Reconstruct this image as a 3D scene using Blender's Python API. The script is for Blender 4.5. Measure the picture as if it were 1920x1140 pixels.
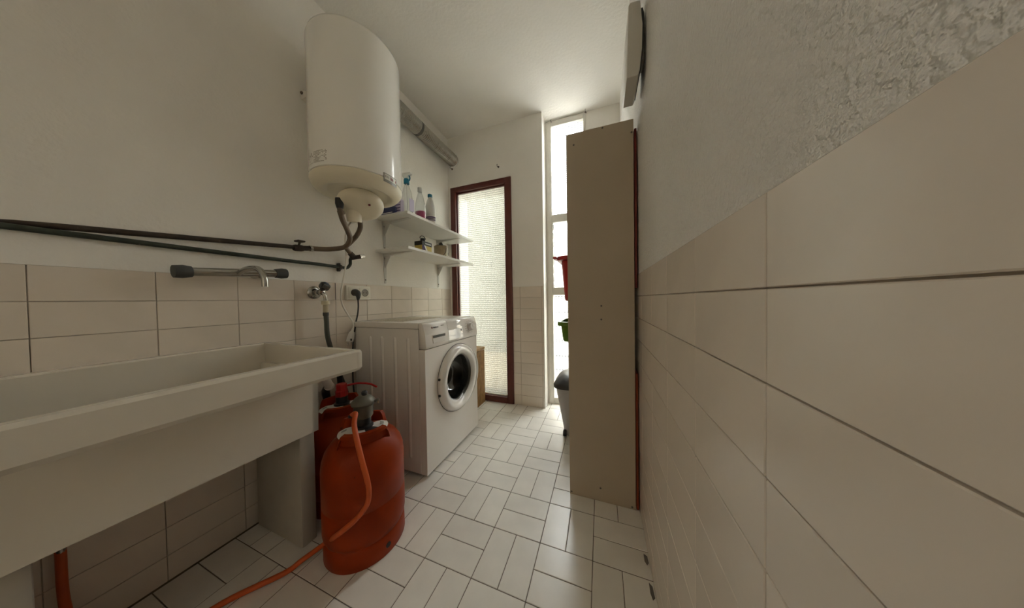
import bpy, bmesh, math, random
from mathutils import Vector, Matrix
random.seed(7)
PI = math.pi
scene = bpy.context.scene
COL = scene.collection
for o in list(bpy.data.objects):
    bpy.data.objects.remove(o)

# ------------------------------------------------------------------ camera
CX, CZ, YAW, PITCH, ROLL, FPX = 1.4436, 0.9755, -0.3525, 0.0177, -0.0156, 451.53
_fw = Vector((math.sin(YAW) * math.cos(PITCH), math.cos(YAW) * math.cos(PITCH), -math.sin(PITCH)))
_r = Vector((math.cos(YAW), -math.sin(YAW), 0))
_u = _r.cross(_fw)
_r2 = _r * math.cos(ROLL) + _u * math.sin(ROLL)
_u2 = -_r * math.sin(ROLL) + _u * math.cos(ROLL)
CAM = Vector((CX, 0, CZ))
cd = bpy.data.cameras.new('camera')
cd.sensor_fit = 'HORIZONTAL'
cd.sensor_width = 36
cd.lens = FPX / 1920 * 36
cd.clip_start = 0.01
cam = bpy.data.objects.new('camera', cd)
COL.objects.link(cam)
M = Matrix.Identity(4)
for i in range(3):
    M[i][0], M[i][1], M[i][2], M[i][3] = _r2[i], _u2[i], -_fw[i], CAM[i]
cam.matrix_world = M
scene.camera = cam


def at(u, v, x=None, y=None, z=None):
    """A measured sight line met with a plane of known x, y or z: where the thing stands in the room."""
    d = _fw + _r2 * ((u - 959.5) / FPX) - _u2 * ((v - 570) / FPX)
    if x is not None:
        t = (x - CAM.x) / d.x
    elif y is not None:
        t = (y - CAM.y) / d.y
    else:
        t = (z - CAM.z) / d.z
    return CAM + d * t


# ------------------------------------------------------------------ light
SKY, SUN, EXPO = 13.0, 0.5, 0.76
w = bpy.data.worlds.new('sky')
scene.world = w
w.use_nodes = True
bg = w.node_tree.nodes['Background']
bg.inputs[0].default_value = (0.95, 1.0, 1.03, 1)
bg.inputs[1].default_value = SKY
sd = bpy.data.lights.new('sun', 'SUN')
sd.energy = SUN
sd.angle = 0.01
sd.color = (1.0, 0.94, 0.82)
so = bpy.data.objects.new('sun', sd)
COL.objects.link(so)
so.rotation_euler = Vector((0.35, 0.75, -0.75)).to_track_quat('-Z', 'Y').to_euler()
so.location = (0, -4, 8)
for nm, loc, sx, sz in (('door_portal', (0.355, 2.16, 1.05), 0.62, 2.1), ('window_portal', (1.165, 2.30, 1.3), 0.36, 2.62)):
    pd = bpy.data.lights.new(nm, 'AREA')
    pd.shape = 'RECTANGLE'
    pd.size, pd.size_y = sx, sz
    pd.cycles.is_portal = True
    po = bpy.data.objects.new(nm, pd)
    COL.objects.link(po)
    po.location = loc
    po.rotation_euler = (-PI / 2, 0, 0)
# portal for the window of the unseen hall, added as fill light from behind
pd = bpy.data.lights.new('added_hall_portal', 'AREA')
pd.shape = 'RECTANGLE'
pd.size, pd.size_y = 0.66, 0.76
pd.cycles.is_portal = True
po = bpy.data.objects.new('added_hall_portal', pd)
COL.objects.link(po)
po.location = (-0.62, -2.65, 1.9)
po.rotation_euler = (0, -PI / 2, 0)
vs = scene.view_settings
vs.view_transform = 'Standard'
vs.look = 'None'
vs.exposure = EXPO
vs.gamma = 1
vs.use_curve_mapping = False
scene.cycles.max_bounces = 14
scene.cycles.diffuse_bounces = 10
scene.cycles.transparent_max_bounces = 16
scene.cycles.sample_clamp_indirect = 8


# ------------------------------------------------------------------ materials
def mat(name, col, rough=0.5, metal=0.0, var=0.0, vscale=6.0, bump=0.0, bscale=100.0, bdist=0.002, spec=0.5, rnd=0.0,
        trans=0.0, coat=0.0, detail=3.0, dirt=None, dscale=9.0, dlo=0.6, dhi=0.7):
    m = bpy.data.materials.new(name)
    m.use_nodes = True
    nt = m.node_tree
    b = nt.nodes['Principled BSDF']
    b.inputs['Roughness'].default_value = rough
    b.inputs['Metallic'].default_value = metal
    b.inputs['Specular IOR Level'].default_value = spec
    b.inputs['Transmission Weight'].default_value = trans
    b.inputs['Coat Weight'].default_value = coat
    b.inputs['Base Color'].default_value = (*col, 1)
    tc = nt.nodes.new('ShaderNodeTexCoord')
    src = None
    if var > 0 or rnd > 0:
        val = None
        if var > 0:
            n = nt.nodes.new('ShaderNodeTexNoise')
            n.inputs['Scale'].default_value = vscale
            n.inputs['Detail'].default_value = 5
            nt.links.new(tc.outputs['Object'], n.inputs['Vector'])
            mr = nt.nodes.new('ShaderNodeMapRange')
            mr.inputs[1].default_value, mr.inputs[2].default_value = 0.3, 0.7
            mr.inputs[3].default_value, mr.inputs[4].default_value = 1 - var, 1 + var * 0.4
            nt.links.new(n.outputs['Fac'], mr.inputs[0])
            val = mr.outputs[0]
        if rnd > 0:
            oi = nt.nodes.new('ShaderNodeObjectInfo')
            mr2 = nt.nodes.new('ShaderNodeMapRange')
            mr2.inputs[3].default_value, mr2.inputs[4].default_value = 1 - rnd, 1 + rnd * 0.5
            nt.links.new(oi.outputs['Random'], mr2.inputs[0])
            if val is not None:
                mm = nt.nodes.new('ShaderNodeMath')
                mm.operation = 'MULTIPLY'
                nt.links.new(val, mm.inputs[0])
                nt.links.new(mr2.outputs[0], mm.inputs[1])
                val = mm.outputs[0]
            else:
                val = mr2.outputs[0]
        hs = nt.nodes.new('ShaderNodeHueSaturation')
        hs.inputs['Color'].default_value = (*col, 1)
        nt.links.new(val, hs.inputs['Value'])
        src = hs.outputs[0]
    if dirt:
        n = nt.nodes.new('ShaderNodeTexNoise')
        n.inputs['Scale'].default_value = dscale
        n.inputs['Detail'].default_value = 8
        n.inputs['Roughness'].default_value = 0.7
        nt.links.new(tc.outputs['Object'], n.inputs['Vector'])
        mr = nt.nodes.new('ShaderNodeMapRange')
        mr.inputs[1].default_value, mr.inputs[2].default_value = dlo, dhi
        nt.links.new(n.outputs['Fac'], mr.inputs[0])
        mx = nt.nodes.new('ShaderNodeMixRGB')
        mx.inputs[1].default_value = (*col, 1)
        mx.inputs[2].default_value = (*dirt, 1)
        if src is not None:
            nt.links.new(src, mx.inputs[1])
        nt.links.new(mr.outputs[0], mx.inputs[0])
        src = mx.outputs[0]
    if src is not None:
        nt.links.new(src, b.inputs['Base Color'])
    if bump > 0:
        n = nt.nodes.new('ShaderNodeTexNoise')
        n.inputs['Scale'].default_value = bscale
        n.inputs['Detail'].default_value = detail
        nt.links.new(tc.outputs['Object'], n.inputs['Vector'])
        bp = nt.nodes.new('ShaderNodeBump')
        bp.inputs['Strength'].default_value = bump
        bp.inputs['Distance'].default_value = bdist
        nt.links.new(n.outputs['Fac'], bp.inputs['Height'])
        nt.links.new(bp.outputs[0], b.inputs['Normal'])
    return m


def glass_mat(name, tint, line, px, pz, mix=0.45, wx=0.35, wz=0.35, sx=1.0, sz=1.0, wob=0.0, dash=False):
    """Patterned cast glass: see-through, partly scattering, with a moulded grid, its relief shading tinted in as darker lines."""
    m = bpy.data.materials.new(name)
    m.use_nodes = True
    nt = m.node_tree
    nt.nodes.clear()
    N = nt.nodes.new
    L = nt.links.new
    out = N('ShaderNodeOutputMaterial')
    tc = N('ShaderNodeTexCoord')
    vec = tc.outputs['Object']
    if wob:
        nz = N('ShaderNodeTexNoise')
        nz.inputs['Scale'].default_value = 9
        L(vec, nz.inputs['Vector'])
        va = N('ShaderNodeVectorMath')
        va.operation = 'MULTIPLY_ADD'
        va.inputs[1].default_value = (wob, wob, wob)
        L(nz.outputs['Color'], va.inputs[0])
        L(vec, va.inputs[2])
        vec = va.outputs[0]
    sep = N('ShaderNodeSeparateXYZ')
    L(vec, sep.inputs[0])

    def lines(sock, period, width, strength):
        a = N('ShaderNodeMath'); a.operation = 'MULTIPLY'; a.inputs[1].default_value = 1 / period
        L(sock, a.inputs[0])
        f = N('ShaderNodeMath'); f.operation = 'FRACT'; L(a.outputs[0], f.inputs[0])
        s = N('ShaderNodeMath'); s.operation = 'SUBTRACT'; s.inputs[1].default_value = 0.5; L(f.outputs[0], s.inputs[0])
        ab = N('ShaderNodeMath'); ab.operation = 'ABSOLUTE'; L(s.outputs[0], ab.inputs[0])
        mr = N('ShaderNodeMapRange'); mr.interpolation_type = 'SMOOTHSTEP'
        mr.inputs[1].default_value, mr.inputs[2].default_value = 0.5 - width, 0.5 - width * 0.3
        mr.inputs[3].default_value, mr.inputs[4].default_value = 0, strength
        L(ab.outputs[0], mr.inputs[0])
        return mr.outputs[0]
    mxn = N('ShaderNodeMath'); mxn.operation = 'MULTIPLY' if dash else 'MAXIMUM'
    L(lines(sep.outputs[0], px, wx, sx), mxn.inputs[0])
    L(lines(sep.outputs[2], pz, wz, sz), mxn.inputs[1])
    cm = N('ShaderNodeMixRGB')
    cm.inputs[1].default_value = (*tint, 1)
    cm.inputs[2].default_value = (*line, 1)
    L(mxn.outputs[0], cm.inputs[0])
    tr = N('ShaderNodeBsdfTransparent'); L(cm.outputs[0], tr.inputs[0])
    tl = N('ShaderNodeBsdfTranslucent'); L(cm.outputs[0], tl.inputs[0])
    mx = N('ShaderNodeMixShader'); mx.inputs[0].default_value = mix
    L(tr.outputs[0], mx.inputs[1]); L(tl.outputs[0], mx.inputs[2])
    gl = N('ShaderNodeBsdfGlossy'); gl.inputs['Roughness'].default_value = 0.15
    m2 = N('ShaderNodeMixShader'); m2.inputs[0].default_value = 0.04
    L(mx.outputs[0], m2.inputs[1]); L(gl.outputs[0], m2.inputs[2])
    L(m2.outputs[0], out.inputs[0])
    return m


def clear_mat(name, tint, gloss=0.12, rough=0.05):
    """Thin clear plastic or tinted glass."""
    m = bpy.data.materials.new(name)
    m.use_nodes = True
    nt = m.node_tree
    nt.nodes.clear()
    out = nt.nodes.new('ShaderNodeOutputMaterial')
    tr = nt.nodes.new('ShaderNodeBsdfTransparent')
    tr.inputs[0].default_value = (*tint, 1)
    gl = nt.nodes.new('ShaderNodeBsdfGlossy')
    gl.inputs['Roughness'].default_value = rough
    fr = nt.nodes.new('ShaderNodeLayerWeight')
    fr.inputs[0].default_value = gloss
    mx = nt.nodes.new('ShaderNodeMixShader')
    nt.links.new(fr.outputs['Facing'], mx.inputs[0])
    nt.links.new(tr.outputs[0], mx.inputs[1])
    nt.links.new(gl.outputs[0], mx.inputs[2])
    nt.links.new(mx.outputs[0], out.inputs[0])
    return m


PAINT = (0.865, 0.845, 0.80)
m_paint = mat('white_paint', PAINT, 0.75, var=0.05, vscale=3, bump=0.35, bscale=90, bdist=0.004)
m_stipple = mat('stippled_white_paint', PAINT, 0.75, var=0.05, vscale=3, bump=1.0, bscale=130, bdist=0.010, detail=3)
m_ceil = mat('ceiling_paint', (0.865, 0.845, 0.80), 0.8, var=0.05, vscale=2.5, bump=0.35, bscale=60, bdist=0.004)
m_hall = mat('added_hall_warm_paint', (0.80, 0.70, 0.54), 0.8, var=0.05, vscale=2)  # for the added hall, tinted to warm its fill light
m_grout_w = mat('wall_grout', (0.56, 0.50, 0.43), 0.85, var=0.3, vscale=20)
m_grout_f = mat('floor_grout', (0.20, 0.17, 0.14), 0.9, var=0.3, vscale=30)
m_tile_w = mat('beige_wall_tile', (0.76, 0.685, 0.60), 0.22, var=0.05, vscale=8, bump=0.08, bscale=25, rnd=0.05)
m_tile_f = mat('cream_floor_tile', (0.80, 0.775, 0.725), 0.28, var=0.06, vscale=10, bump=0.06, bscale=18, rnd=0.05)
m_wood_red = mat('red_brown_painted_wood', (0.115, 0.024, 0.018), 0.35, var=0.15, vscale=20)
m_alu = mat('off_white_window_frame', (0.72, 0.70, 0.64), 0.45, var=0.08, vscale=12)
m_grey_alu = mat('grey_aluminium', (0.45, 0.44, 0.42), 0.35, metal=0.7)
m_door_glass = glass_mat('door_cast_glass', (0.60, 0.60, 0.565), (0.43, 0.435, 0.405), 0.0165, 0.0195, 0.25, 0.28, 0.32, 0.55, 1.0, 0.006)
m_win_glass = glass_mat('window_cast_glass', (0.97, 0.965, 0.95), (0.22, 0.24, 0.26), 0.027, 0.0185, 0.42, 0.30, 0.42, 1.0, 1.0, dash=True)
m_low_glass = glass_mat('window_cast_glass_lower', (0.95, 0.945, 0.92), (0.55, 0.56, 0.56), 0.027, 0.0185, 0.14, 0.28, 0.42, 1.0, 1.0, dash=True)
m_slat_glass = glass_mat('louvre_glass', (0.95, 0.955, 0.94), (0.80, 0.82, 0.82), 0.02, 0.02, 0.35, 0.3, 0.3, 0.7, 0.7)
m_enamel = mat('white_enamel', (0.89, 0.88, 0.84), 0.16, spec=0.5, coat=0.3)
m_cream_pl = mat('cream_plastic', (0.78, 0.72, 0.57), 0.32)
m_white_app = mat('white_appliance', (0.78, 0.745, 0.70), 0.25)
m_white_gloss = mat('white_gloss_plastic', (0.80, 0.78, 0.75), 0.06, coat=0.4)
m_seam = mat('dark_seam', (0.12, 0.11, 0.10), 0.7)
m_black = mat('black_plastic', (0.015, 0.015, 0.015), 0.4)
m_dgrey = mat('dark_grey_rubber', (0.05, 0.052, 0.05), 0.55)
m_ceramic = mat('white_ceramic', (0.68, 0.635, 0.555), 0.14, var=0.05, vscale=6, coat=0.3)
m_ceramic_leg = mat('shaded_leg_ceramic', (0.46, 0.43, 0.375), 0.4, var=0.12, vscale=8)  # legs darker than the basin to offset fill light, shade put into the colour
m_orange = mat('orange_painted_steel', (0.29, 0.032, 0.003), 0.42, spec=0.18, var=0.2, vscale=9, bump=0.1, bscale=40, dirt=(0.07, 0.012, 0.004), dscale=14, dlo=0.64, dhi=0.70)
m_orange_hose = mat('orange_rubber', (0.55, 0.085, 0.01), 0.5, var=0.1, vscale=30)
m_red = mat('red_plastic', (0.46, 0.012, 0.012), 0.4)
m_green = mat('green_plastic', (0.10, 0.22, 0.012), 0.4)
m_bin = mat('grey_plastic', (0.42, 0.40, 0.38), 0.45)
m_binlid = mat('charcoal_plastic', (0.045, 0.042, 0.04), 0.4)
m_chip = mat('beige_chipboard', (0.46, 0.39, 0.295), 0.55, var=0.05, vscale=4, bump=0.05, bscale=60)
m_board = mat('white_melamine', (0.76, 0.75, 0.71), 0.3, var=0.03, vscale=4)
m_brkt = mat('white_painted_steel', (0.60, 0.59, 0.56), 0.4)
m_foil = mat('aluminium_foil', (0.42, 0.40, 0.36), 0.25, metal=1.0, bump=0.6, bscale=90, bdist=0.004)
m_darkclamp = mat('dark_steel_clamp', (0.09, 0.085, 0.075), 0.45, metal=0.6)
m_pipe = mat('tarnished_copper_pipe', (0.055, 0.04, 0.03), 0.55, metal=0.3, var=0.4, vscale=25, dirt=(0.28, 0.26, 0.22), dscale=30, dlo=0.66, dhi=0.72)
m_pipeg = mat('green_tarnished_pipe', (0.045, 0.055, 0.042), 0.55, metal=0.3, var=0.4, vscale=25, dirt=(0.3, 0.3, 0.27), dscale=30, dlo=0.66, dhi=0.72)
m_hose = mat('brown_rubber_hose', (0.16, 0.115, 0.075), 0.45, var=0.2, vscale=20)
m_chrome = mat('worn_chrome', (0.45, 0.44, 0.41), 0.18, metal=1.0)
m_darkchrome = mat('dark_chrome', (0.13, 0.13, 0.125), 0.2, metal=0.9)
m_ghose = mat('dark_grey_green_hose', (0.075, 0.08, 0.065), 0.5)
m_conn = mat('yellowed_plastic', (0.52, 0.48, 0.34), 0.4)
m_white_cable = mat('white_cable', (0.84, 0.81, 0.74), 0.4)
m_socket = mat('ivory_plastic', (0.80, 0.77, 0.68), 0.3)
m_socket_in = mat('socket_well', (0.26, 0.24, 0.20), 0.4)
m_reg = mat('grey_zinc', (0.15, 0.14, 0.11), 0.45, metal=0.4, var=0.15, vscale=30)
m_paper = mat('white_paper', (0.72, 0.70, 0.66), 0.6)
m_ink = mat('black_ink', (0.02, 0.02, 0.02), 0.6)
m_red_ink = mat('dark_red_ink', (0.22, 0.03, 0.03), 0.5)
m_grey_ink = mat('grey_ink', (0.33, 0.31, 0.27), 0.5)
m_plate = mat('grey_badge', (0.22, 0.21, 0.18), 0.3)
m_badge = mat('pale_badge', (0.66, 0.64, 0.56), 0.3)
m_speck = mat('speckled_brown_stone', (0.30, 0.25, 0.17), 0.5, dirt=(0.62, 0.57, 0.46), dscale=160, dlo=0.48, dhi=0.56)
m_steel = mat('stainless_steel', (0.30, 0.30, 0.29), 0.3, metal=1.0)
m_darkglass = clear_mat('dark_door_glass', (0.30, 0.30, 0.28), 0.25)
m_bamboo = mat('honey_wood', (0.42, 0.235, 0.085), 0.5, var=0.25, vscale=30)
m_clear = clear_mat('clear_plastic', (0.90, 0.91, 0.91), 0.30)
m_bluecap = mat('teal_blue_plastic', (0.0, 0.15, 0.26), 0.35)
m_blueliq = mat('turquoise_liquid', (0.10, 0.42, 0.48), 0.2)
m_pinkliq = mat('pink_liquid', (0.62, 0.12, 0.25), 0.2)
m_whitepl = mat('white_plastic', (0.78, 0.77, 0.74), 0.35)
m_translpl = mat('milky_plastic', (0.70, 0.69, 0.66), 0.3)
m_lilac = mat('lilac_label', (0.55, 0.50, 0.66), 0.4)
m_navy = mat('navy_pack', (0.018, 0.025, 0.12), 0.3)
m_violet = mat('violet_pack', (0.055, 0.02, 0.13), 0.3)
m_yellow = mat('yellow_pack', (0.60, 0.46, 0.10), 0.4)
m_creamtin = mat('cream_tin', (0.46, 0.38, 0.25), 0.4, var=0.2, vscale=30)
m_rust = mat('rusty_tin_lid', (0.10, 0.07, 0.05), 0.5)
m_redboard = mat('dark_red_board', (0.17, 0.018, 0.012), 0.4)
m_orangeboard = mat('orange_red_board', (0.24, 0.04, 0.010), 0.4)
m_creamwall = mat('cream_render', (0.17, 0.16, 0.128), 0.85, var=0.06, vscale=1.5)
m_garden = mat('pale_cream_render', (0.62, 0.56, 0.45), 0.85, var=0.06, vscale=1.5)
m_eave = mat('peach_soffit', (0.62, 0.42, 0.24), 0.8)
m_terr = mat('tan_terrace', (0.30, 0.25, 0.185), 0.8, var=0.15, vscale=3)
m_rail = mat('blue_grey_railing', (0.055, 0.065, 0.085), 0.5)
m_wallbox = mat('pale_grey_plastic', (0.62, 0.60, 0.55), 0.4)


# ------------------------------------------------------------------ geometry helpers
class MB:
    def __init__(s):
        s.bm = bmesh.new()

    def box(s, x0, x1, y0, y1, z0, z1, bev=0.0, seg=2, mi=0):
        vs_ = [s.bm.verts.new(p) for p in ((x0, y0, z0), (x1, y0, z0), (x1, y1, z0), (x0, y1, z0), (x0, y0, z1), (x1, y0, z1), (x1, y1, z1), (x0, y1, z1))]
        fs = [s.bm.faces.new([vs_[i] for i in f]) for f in ((0, 3, 2, 1), (4, 5, 6, 7), (0, 1, 5, 4), (1, 2, 6, 5), (2, 3, 7, 6), (3, 0, 4, 7))]
        for f in fs:
            f.material_index = mi
        if bev > 0:
            es = list({e for f in fs for e in f.edges})
            bmesh.ops.bevel(s.bm, geom=es, offset=bev, segments=seg, affect='EDGES', profile=0.5)
        return s

    def prism(s, poly, a0, a1, axis='y', bev=0.0, seg=2):
        """poly = 2-D outline; axis is the direction it is drawn out along (y: poly in xz, x: poly in yz, z: poly in xy)."""
        def P(p, a):
            return {'y': (p[0], a, p[1]), 'x': (a, p[0], p[1]), 'z': (p[0], p[1], a)}[axis]
        A = [s.bm.verts.new(P(p, a0)) for p in poly]
        B = [s.bm.verts.new(P(p, a1)) for p in poly]
        n = len(poly)
        fs = [s.bm.faces.new(A), s.bm.faces.new(B[::-1])]
        for i in range(n):
            fs.append(s.bm.faces.new((A[i], B[i], B[(i + 1) % n], A[(i + 1) % n])))
        if bev > 0:
            es = list({e for f in fs for e in f.edges})
            bmesh.ops.bevel(s.bm, geom=es, offset=bev, segments=seg, affect='EDGES', profile=0.5)
        return s

    def lathe(s, prof, c=(0, 0, 0), axis=(0, 0, 1), n=40, a0=0.0, a1=2 * PI, capped=False):
        """prof = list of (radius, height along axis)."""
        ax = Vector(axis).normalized()
        t = Vector((1, 0, 0)) if abs(ax.x) < 0.9 else Vector((0, 1, 0))
        e1 = (t - ax * t.dot(ax)).normalized()
        e2 = ax.cross(e1)
        c = Vector(c)
        full = abs(a1 - a0 - 2 * PI) < 1e-6
        m = n if full else n + 1
        rings = []
        for r, h in prof:
            if r < 1e-6:
                rings.append([s.bm.verts.new(c + ax * h)])
            else:
                rings.append([s.bm.verts.new(c + ax * h + e1 * (r * math.cos(a0 + (a1 - a0) * k / n)) + e2 * (r * math.sin(a0 + (a1 - a0) * k / n))) for k in range(m)])
        for A, B in zip(rings, rings[1:]):
            for k in range(n):
                k2 = (k + 1) % m
                if len(A) == 1 and len(B) == 1:
                    continue
                if len(A) == 1:
                    s.bm.faces.new((A[0], B[k2], B[k]))
                elif len(B) == 1:
                    s.bm.faces.new((A[k], A[k2], B[0]))
                else:
                    s.bm.faces.new((A[k], A[k2], B[k2], B[k]))
        return s

    def tube(s, pts, r, n=10, res=6, smooth=True, cap=True):
        pts = [Vector(p) for p in pts]
        rs = r if isinstance(r, (list, tuple)) else [r] * len(pts)
        P, R = [], []
        if smooth and len(pts) > 2:
            for i in range(len(pts) - 1):
                p0, p1, p2, p3 = pts[max(i - 1, 0)], pts[i], pts[i + 1], pts[min(i + 2, len(pts) - 1)]
                for k in range(res):
                    t = k / res
                    P.append(0.5 * ((2 * p1) + (-p0 + p2) * t + (2 * p0 - 5 * p1 + 4 * p2 - p3) * t * t + (-p0 + 3 * p1 - 3 * p2 + p3) * t ** 3))
                    R.append(rs[i] * (1 - t) + rs[i + 1] * t)
            P.append(pts[-1]); R.append(rs[-1])
        else:
            P, R = pts, rs
        T = [(P[min(i + 1, len(P) - 1)] - P[max(i - 1, 0)]).normalized() for i in range(len(P))]
        nrm = T[0].orthogonal().normalized()
        rings = []
        for p, t, rr in zip(P, T, R):
            nrm = (nrm - t * nrm.dot(t)).normalized()
            b = t.cross(nrm)
            rings.append([s.bm.verts.new(p + nrm * (rr * math.cos(2 * PI * k / n)) + b * (rr * math.sin(2 * PI * k / n))) for k in range(n)])
        for A, B in zip(rings, rings[1:]):
            for k in range(n):
                s.bm.faces.new((A[k], A[(k + 1) % n], B[(k + 1) % n], B[k]))
        if cap:
            s.bm.faces.new(rings[0][::-1])
            s.bm.faces.new(rings[-1])
        return s

    def rounded(s, x0, x1, y0, y1, z0, z1, r, taper=0.0, n=6, open_top=False, lip=0.0):
        """Rounded-rectangle tub standing on z0, narrower at the foot by taper; open_top gives it an inside."""
        def ring(z, ins, rr):
            out = []
            for cx_, cy_, a in ((x1 - ins - rr, y1 - ins - rr, 0), (x0 + ins + rr, y1 - ins - rr, PI / 2), (x0 + ins + rr, y0 + ins + rr, PI), (x1 - ins - rr, y0 + ins + rr, 1.5 * PI)):
                for k in range(n + 1):
                    t = a + PI / 2 * k / n
                    out.append(s.bm.verts.new((cx_ + rr * math.cos(t), cy_ + rr * math.sin(t), z)))
            return out
        h = z1 - z0
        L = [ring(z0, taper + 0.006, r * 0.7), ring(z0 + 0.008, taper, r * 0.8)]
        if lip:
            L += [ring(z1 - 0.022, taper * 0.1 + lip, r), ring(z1 - 0.02, 0, r), ring(z1, 0, r)]
            if open_top:
                L += [ring(z1, lip + 0.003, r * 0.9), ring(z0 + 0.012, taper + 0.008, r * 0.7)]
        else:
            L += [ring(z1, 0, r)]
            if open_top:
                L += [ring(z1, 0.004, r * 0.9), ring(z0 + 0.012, taper + 0.008, r * 0.7)]
        for A, B in zip(L, L[1:]):
            m = len(A)
            for k in range(m):
                s.bm.faces.new((A[k], A[(k + 1) % m], B[(k + 1) % m], B[k]))
        s.bm.faces.new(L[0][::-1])
        s.bm.faces.new(L[-1])
        return s

    def hole_plate(s, x, y0, y1, z0, z1, cy, cz, r, th, n=48):
        """Upright plate facing +x with a round hole."""
        angs = sorted(set([2 * PI * k / n for k in range(n)] + [math.atan2(b - cz, a - cy) % (2 * PI) for a in (y0, y1) for b in (z0, z1)]))
        O, I = [], []
        for a in angs:
            c_, s_ = math.cos(a), math.sin(a)
            t = min([((y1 if c_ > 0 else y0) - cy) / c_ if abs(c_) > 1e-9 else 9e9, ((z1 if s_ > 0 else z0) - cz) / s_ if abs(s_) > 1e-9 else 9e9])
            O.append((cy + c_ * t, cz + s_ * t)); I.append((cy + c_ * r, cz + s_ * r))
        mk = lambda L, xx: [s.bm.verts.new((xx, a, b)) for a, b in L]
        Of, If, Ob, Ib = mk(O, x), mk(I, x), mk(O, x - th), mk(I, x - th)
        m = len(angs)
        for k in range(m):
            j = (k + 1) % m
            s.bm.faces.new((Of[k], Of[j], If[j], If[k]))
            s.bm.faces.new((Ob[j], Ob[k], Ib[k], Ib[j]))
            s.bm.faces.new((Of[j], Of[k], Ob[k], Ob[j]))
            s.bm.faces.new((If[k], If[j], Ib[j], Ib[k]))
        return s

    def build(s, name, mats, parent=None, smooth=None, fix=True):
        if fix:
            bmesh.ops.recalc_face_normals(s.bm, faces=s.bm.faces)
        org = ORIGIN.get(parent.name, Vector((0, 0, 0))) if parent else Vector((0, 0, 0))
        if parent is None:
            zs = [v.co.z for v in s.bm.verts]; xs = [v.co.x for v in s.bm.verts]; ys = [v.co.y for v in s.bm.verts]
            org = Vector(((min(xs) + max(xs)) / 2, (min(ys) + max(ys)) / 2, min(zs)))
        for v in s.bm.verts:
            v.co -= org
        me = bpy.data.meshes.new(name)
        s.bm.to_mesh(me)
        s.bm.free()
        for m_ in (mats if isinstance(mats, (list, tuple)) else [mats]):
            me.materials.append(m_)
        o = bpy.data.objects.new(name, me)
        COL.objects.link(o)
        if parent:
            o.parent = parent
        else:
            o.location = org
        ORIGIN[o.name] = org
        if smooth:
            me.polygons.foreach_set('use_smooth', [True] * len(me.polygons))
            me.set_sharp_from_angle(angle=math.radians(smooth))
        me.update()
        return o


ORIGIN = {}


def tag(o, label=None, cat=None, group=None, kind=None):
    if label: o['label'] = label
    if cat: o['category'] = cat
    if group: o['group'] = group
    if kind: o['kind'] = kind
    return o


def thing(name, label, cat, loc, group=None):
    o = bpy.data.objects.new(name, None)
    o.empty_display_size = 0.05
    COL.objects.link(o)
    o.location = loc
    ORIGIN[o.name] = Vector(loc)
    return tag(o, label, cat, group)


def struct(o):
    o['kind'] = 'structure'
    return o


def inst(name, me, parent, loc):
    o = bpy.data.objects.new(name, me)
    COL.objects.link(o)
    o.parent = parent
    o.location = Vector(loc) - ORIGIN[parent.name]
    return o


def tile_mesh(sx, sy, sz, bev, m_):
    key = (round(sx, 4), round(sy, 4), round(sz, 4), m_.name)
    if key not in TM:
        b = MB().box(-sx / 2, sx / 2, -sy / 2, sy / 2, -sz / 2, sz / 2, bev, 1)
        bmesh.ops.recalc_face_normals(b.bm, faces=b.bm.faces)
        me = bpy.data.meshes.new('tile')
        b.bm.to_mesh(me); b.bm.free()
        me.materials.append(m_)
        TM[key] = me
    return TM[key]


TM = {}


def text_mesh(name, txt, size, mat_, parent, origin, ex, ey, depth=0.0006):
    cu = bpy.data.curves.new(name, 'FONT')
    cu.body = txt
    cu.size = size
    cu.extrude = depth
    cu.resolution_u = 3
    tmp = bpy.data.objects.new(name + '_tmp', cu)
    COL.objects.link(tmp)
    dg = bpy.context.evaluated_depsgraph_get()
    me = bpy.data.meshes.new_from_object(tmp.evaluated_get(dg))
    bpy.data.objects.remove(tmp)
    ex, ey = Vector(ex).normalized(), Vector(ey).normalized()
    ez = ex.cross(ey)
    org = ORIGIN[parent.name]
    for v in me.vertices:
        p = v.co.copy()
        v.co = Vector(origin) + ex * p.x + ey * p.y + ez * p.z - org
    me.materials.clear()
    me.materials.append(mat_)
    o = bpy.data.objects.new(name, me)
    COL.objects.link(o)
    o.parent = parent
    ORIGIN[o.name] = org
    return o


# ------------------------------------------------------------------ the room
W, H, D, YW, YN = 1.607, 2.612, 2.10, 2.24, -1.3     # right wall, ceiling, door wall, window wall, wall behind the viewer
PX0, PX1 = 0.682, 0.968                              # pier between door and window
ZL, ZR, ZP = 1.0905, 1.0834, 1.0936                  # top of the tiling
T = 0.006

floor = struct(MB().box(-0.6, W + 0.12, YN - 2.1, 2.42, -0.12, -0.0015).build('floor', m_grout_f))
gx, gy = 1.0079, 0.7237
for i in range(-6, 4):
    for j in range(-5, 9):
        x0, y0 = gx + 0.2 * i, gy + 0.2 * j
        quad = [(x0, x0 + 0.2, y0, y0 + 0.1), (x0, x0 + 0.2, y0 + 0.1, y0 + 0.2)] if (i + j) % 2 else [(x0, x0 + 0.1, y0, y0 + 0.2), (x0 + 0.1, x0 + 0.2, y0, y0 + 0.2)]
        for a0, a1, b0, b1 in quad:
            a0, a1, b1 = max(a0, 0.0), min(a1, W), min(b1, YW + 0.03)
            if a1 - a0 < 0.015 or b1 - b0 < 0.015:
                continue
            g = 0.0026
            me = tile_mesh(a1 - a0 - g, b1 - b0 - g, T, 0.0012, m_tile_f)
            t = inst('floor_tile', me, floor, ((a0 + a1) / 2, (b0 + b1) / 2, -T / 2 + random.uniform(-0.0004, 0.0002)))
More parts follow.
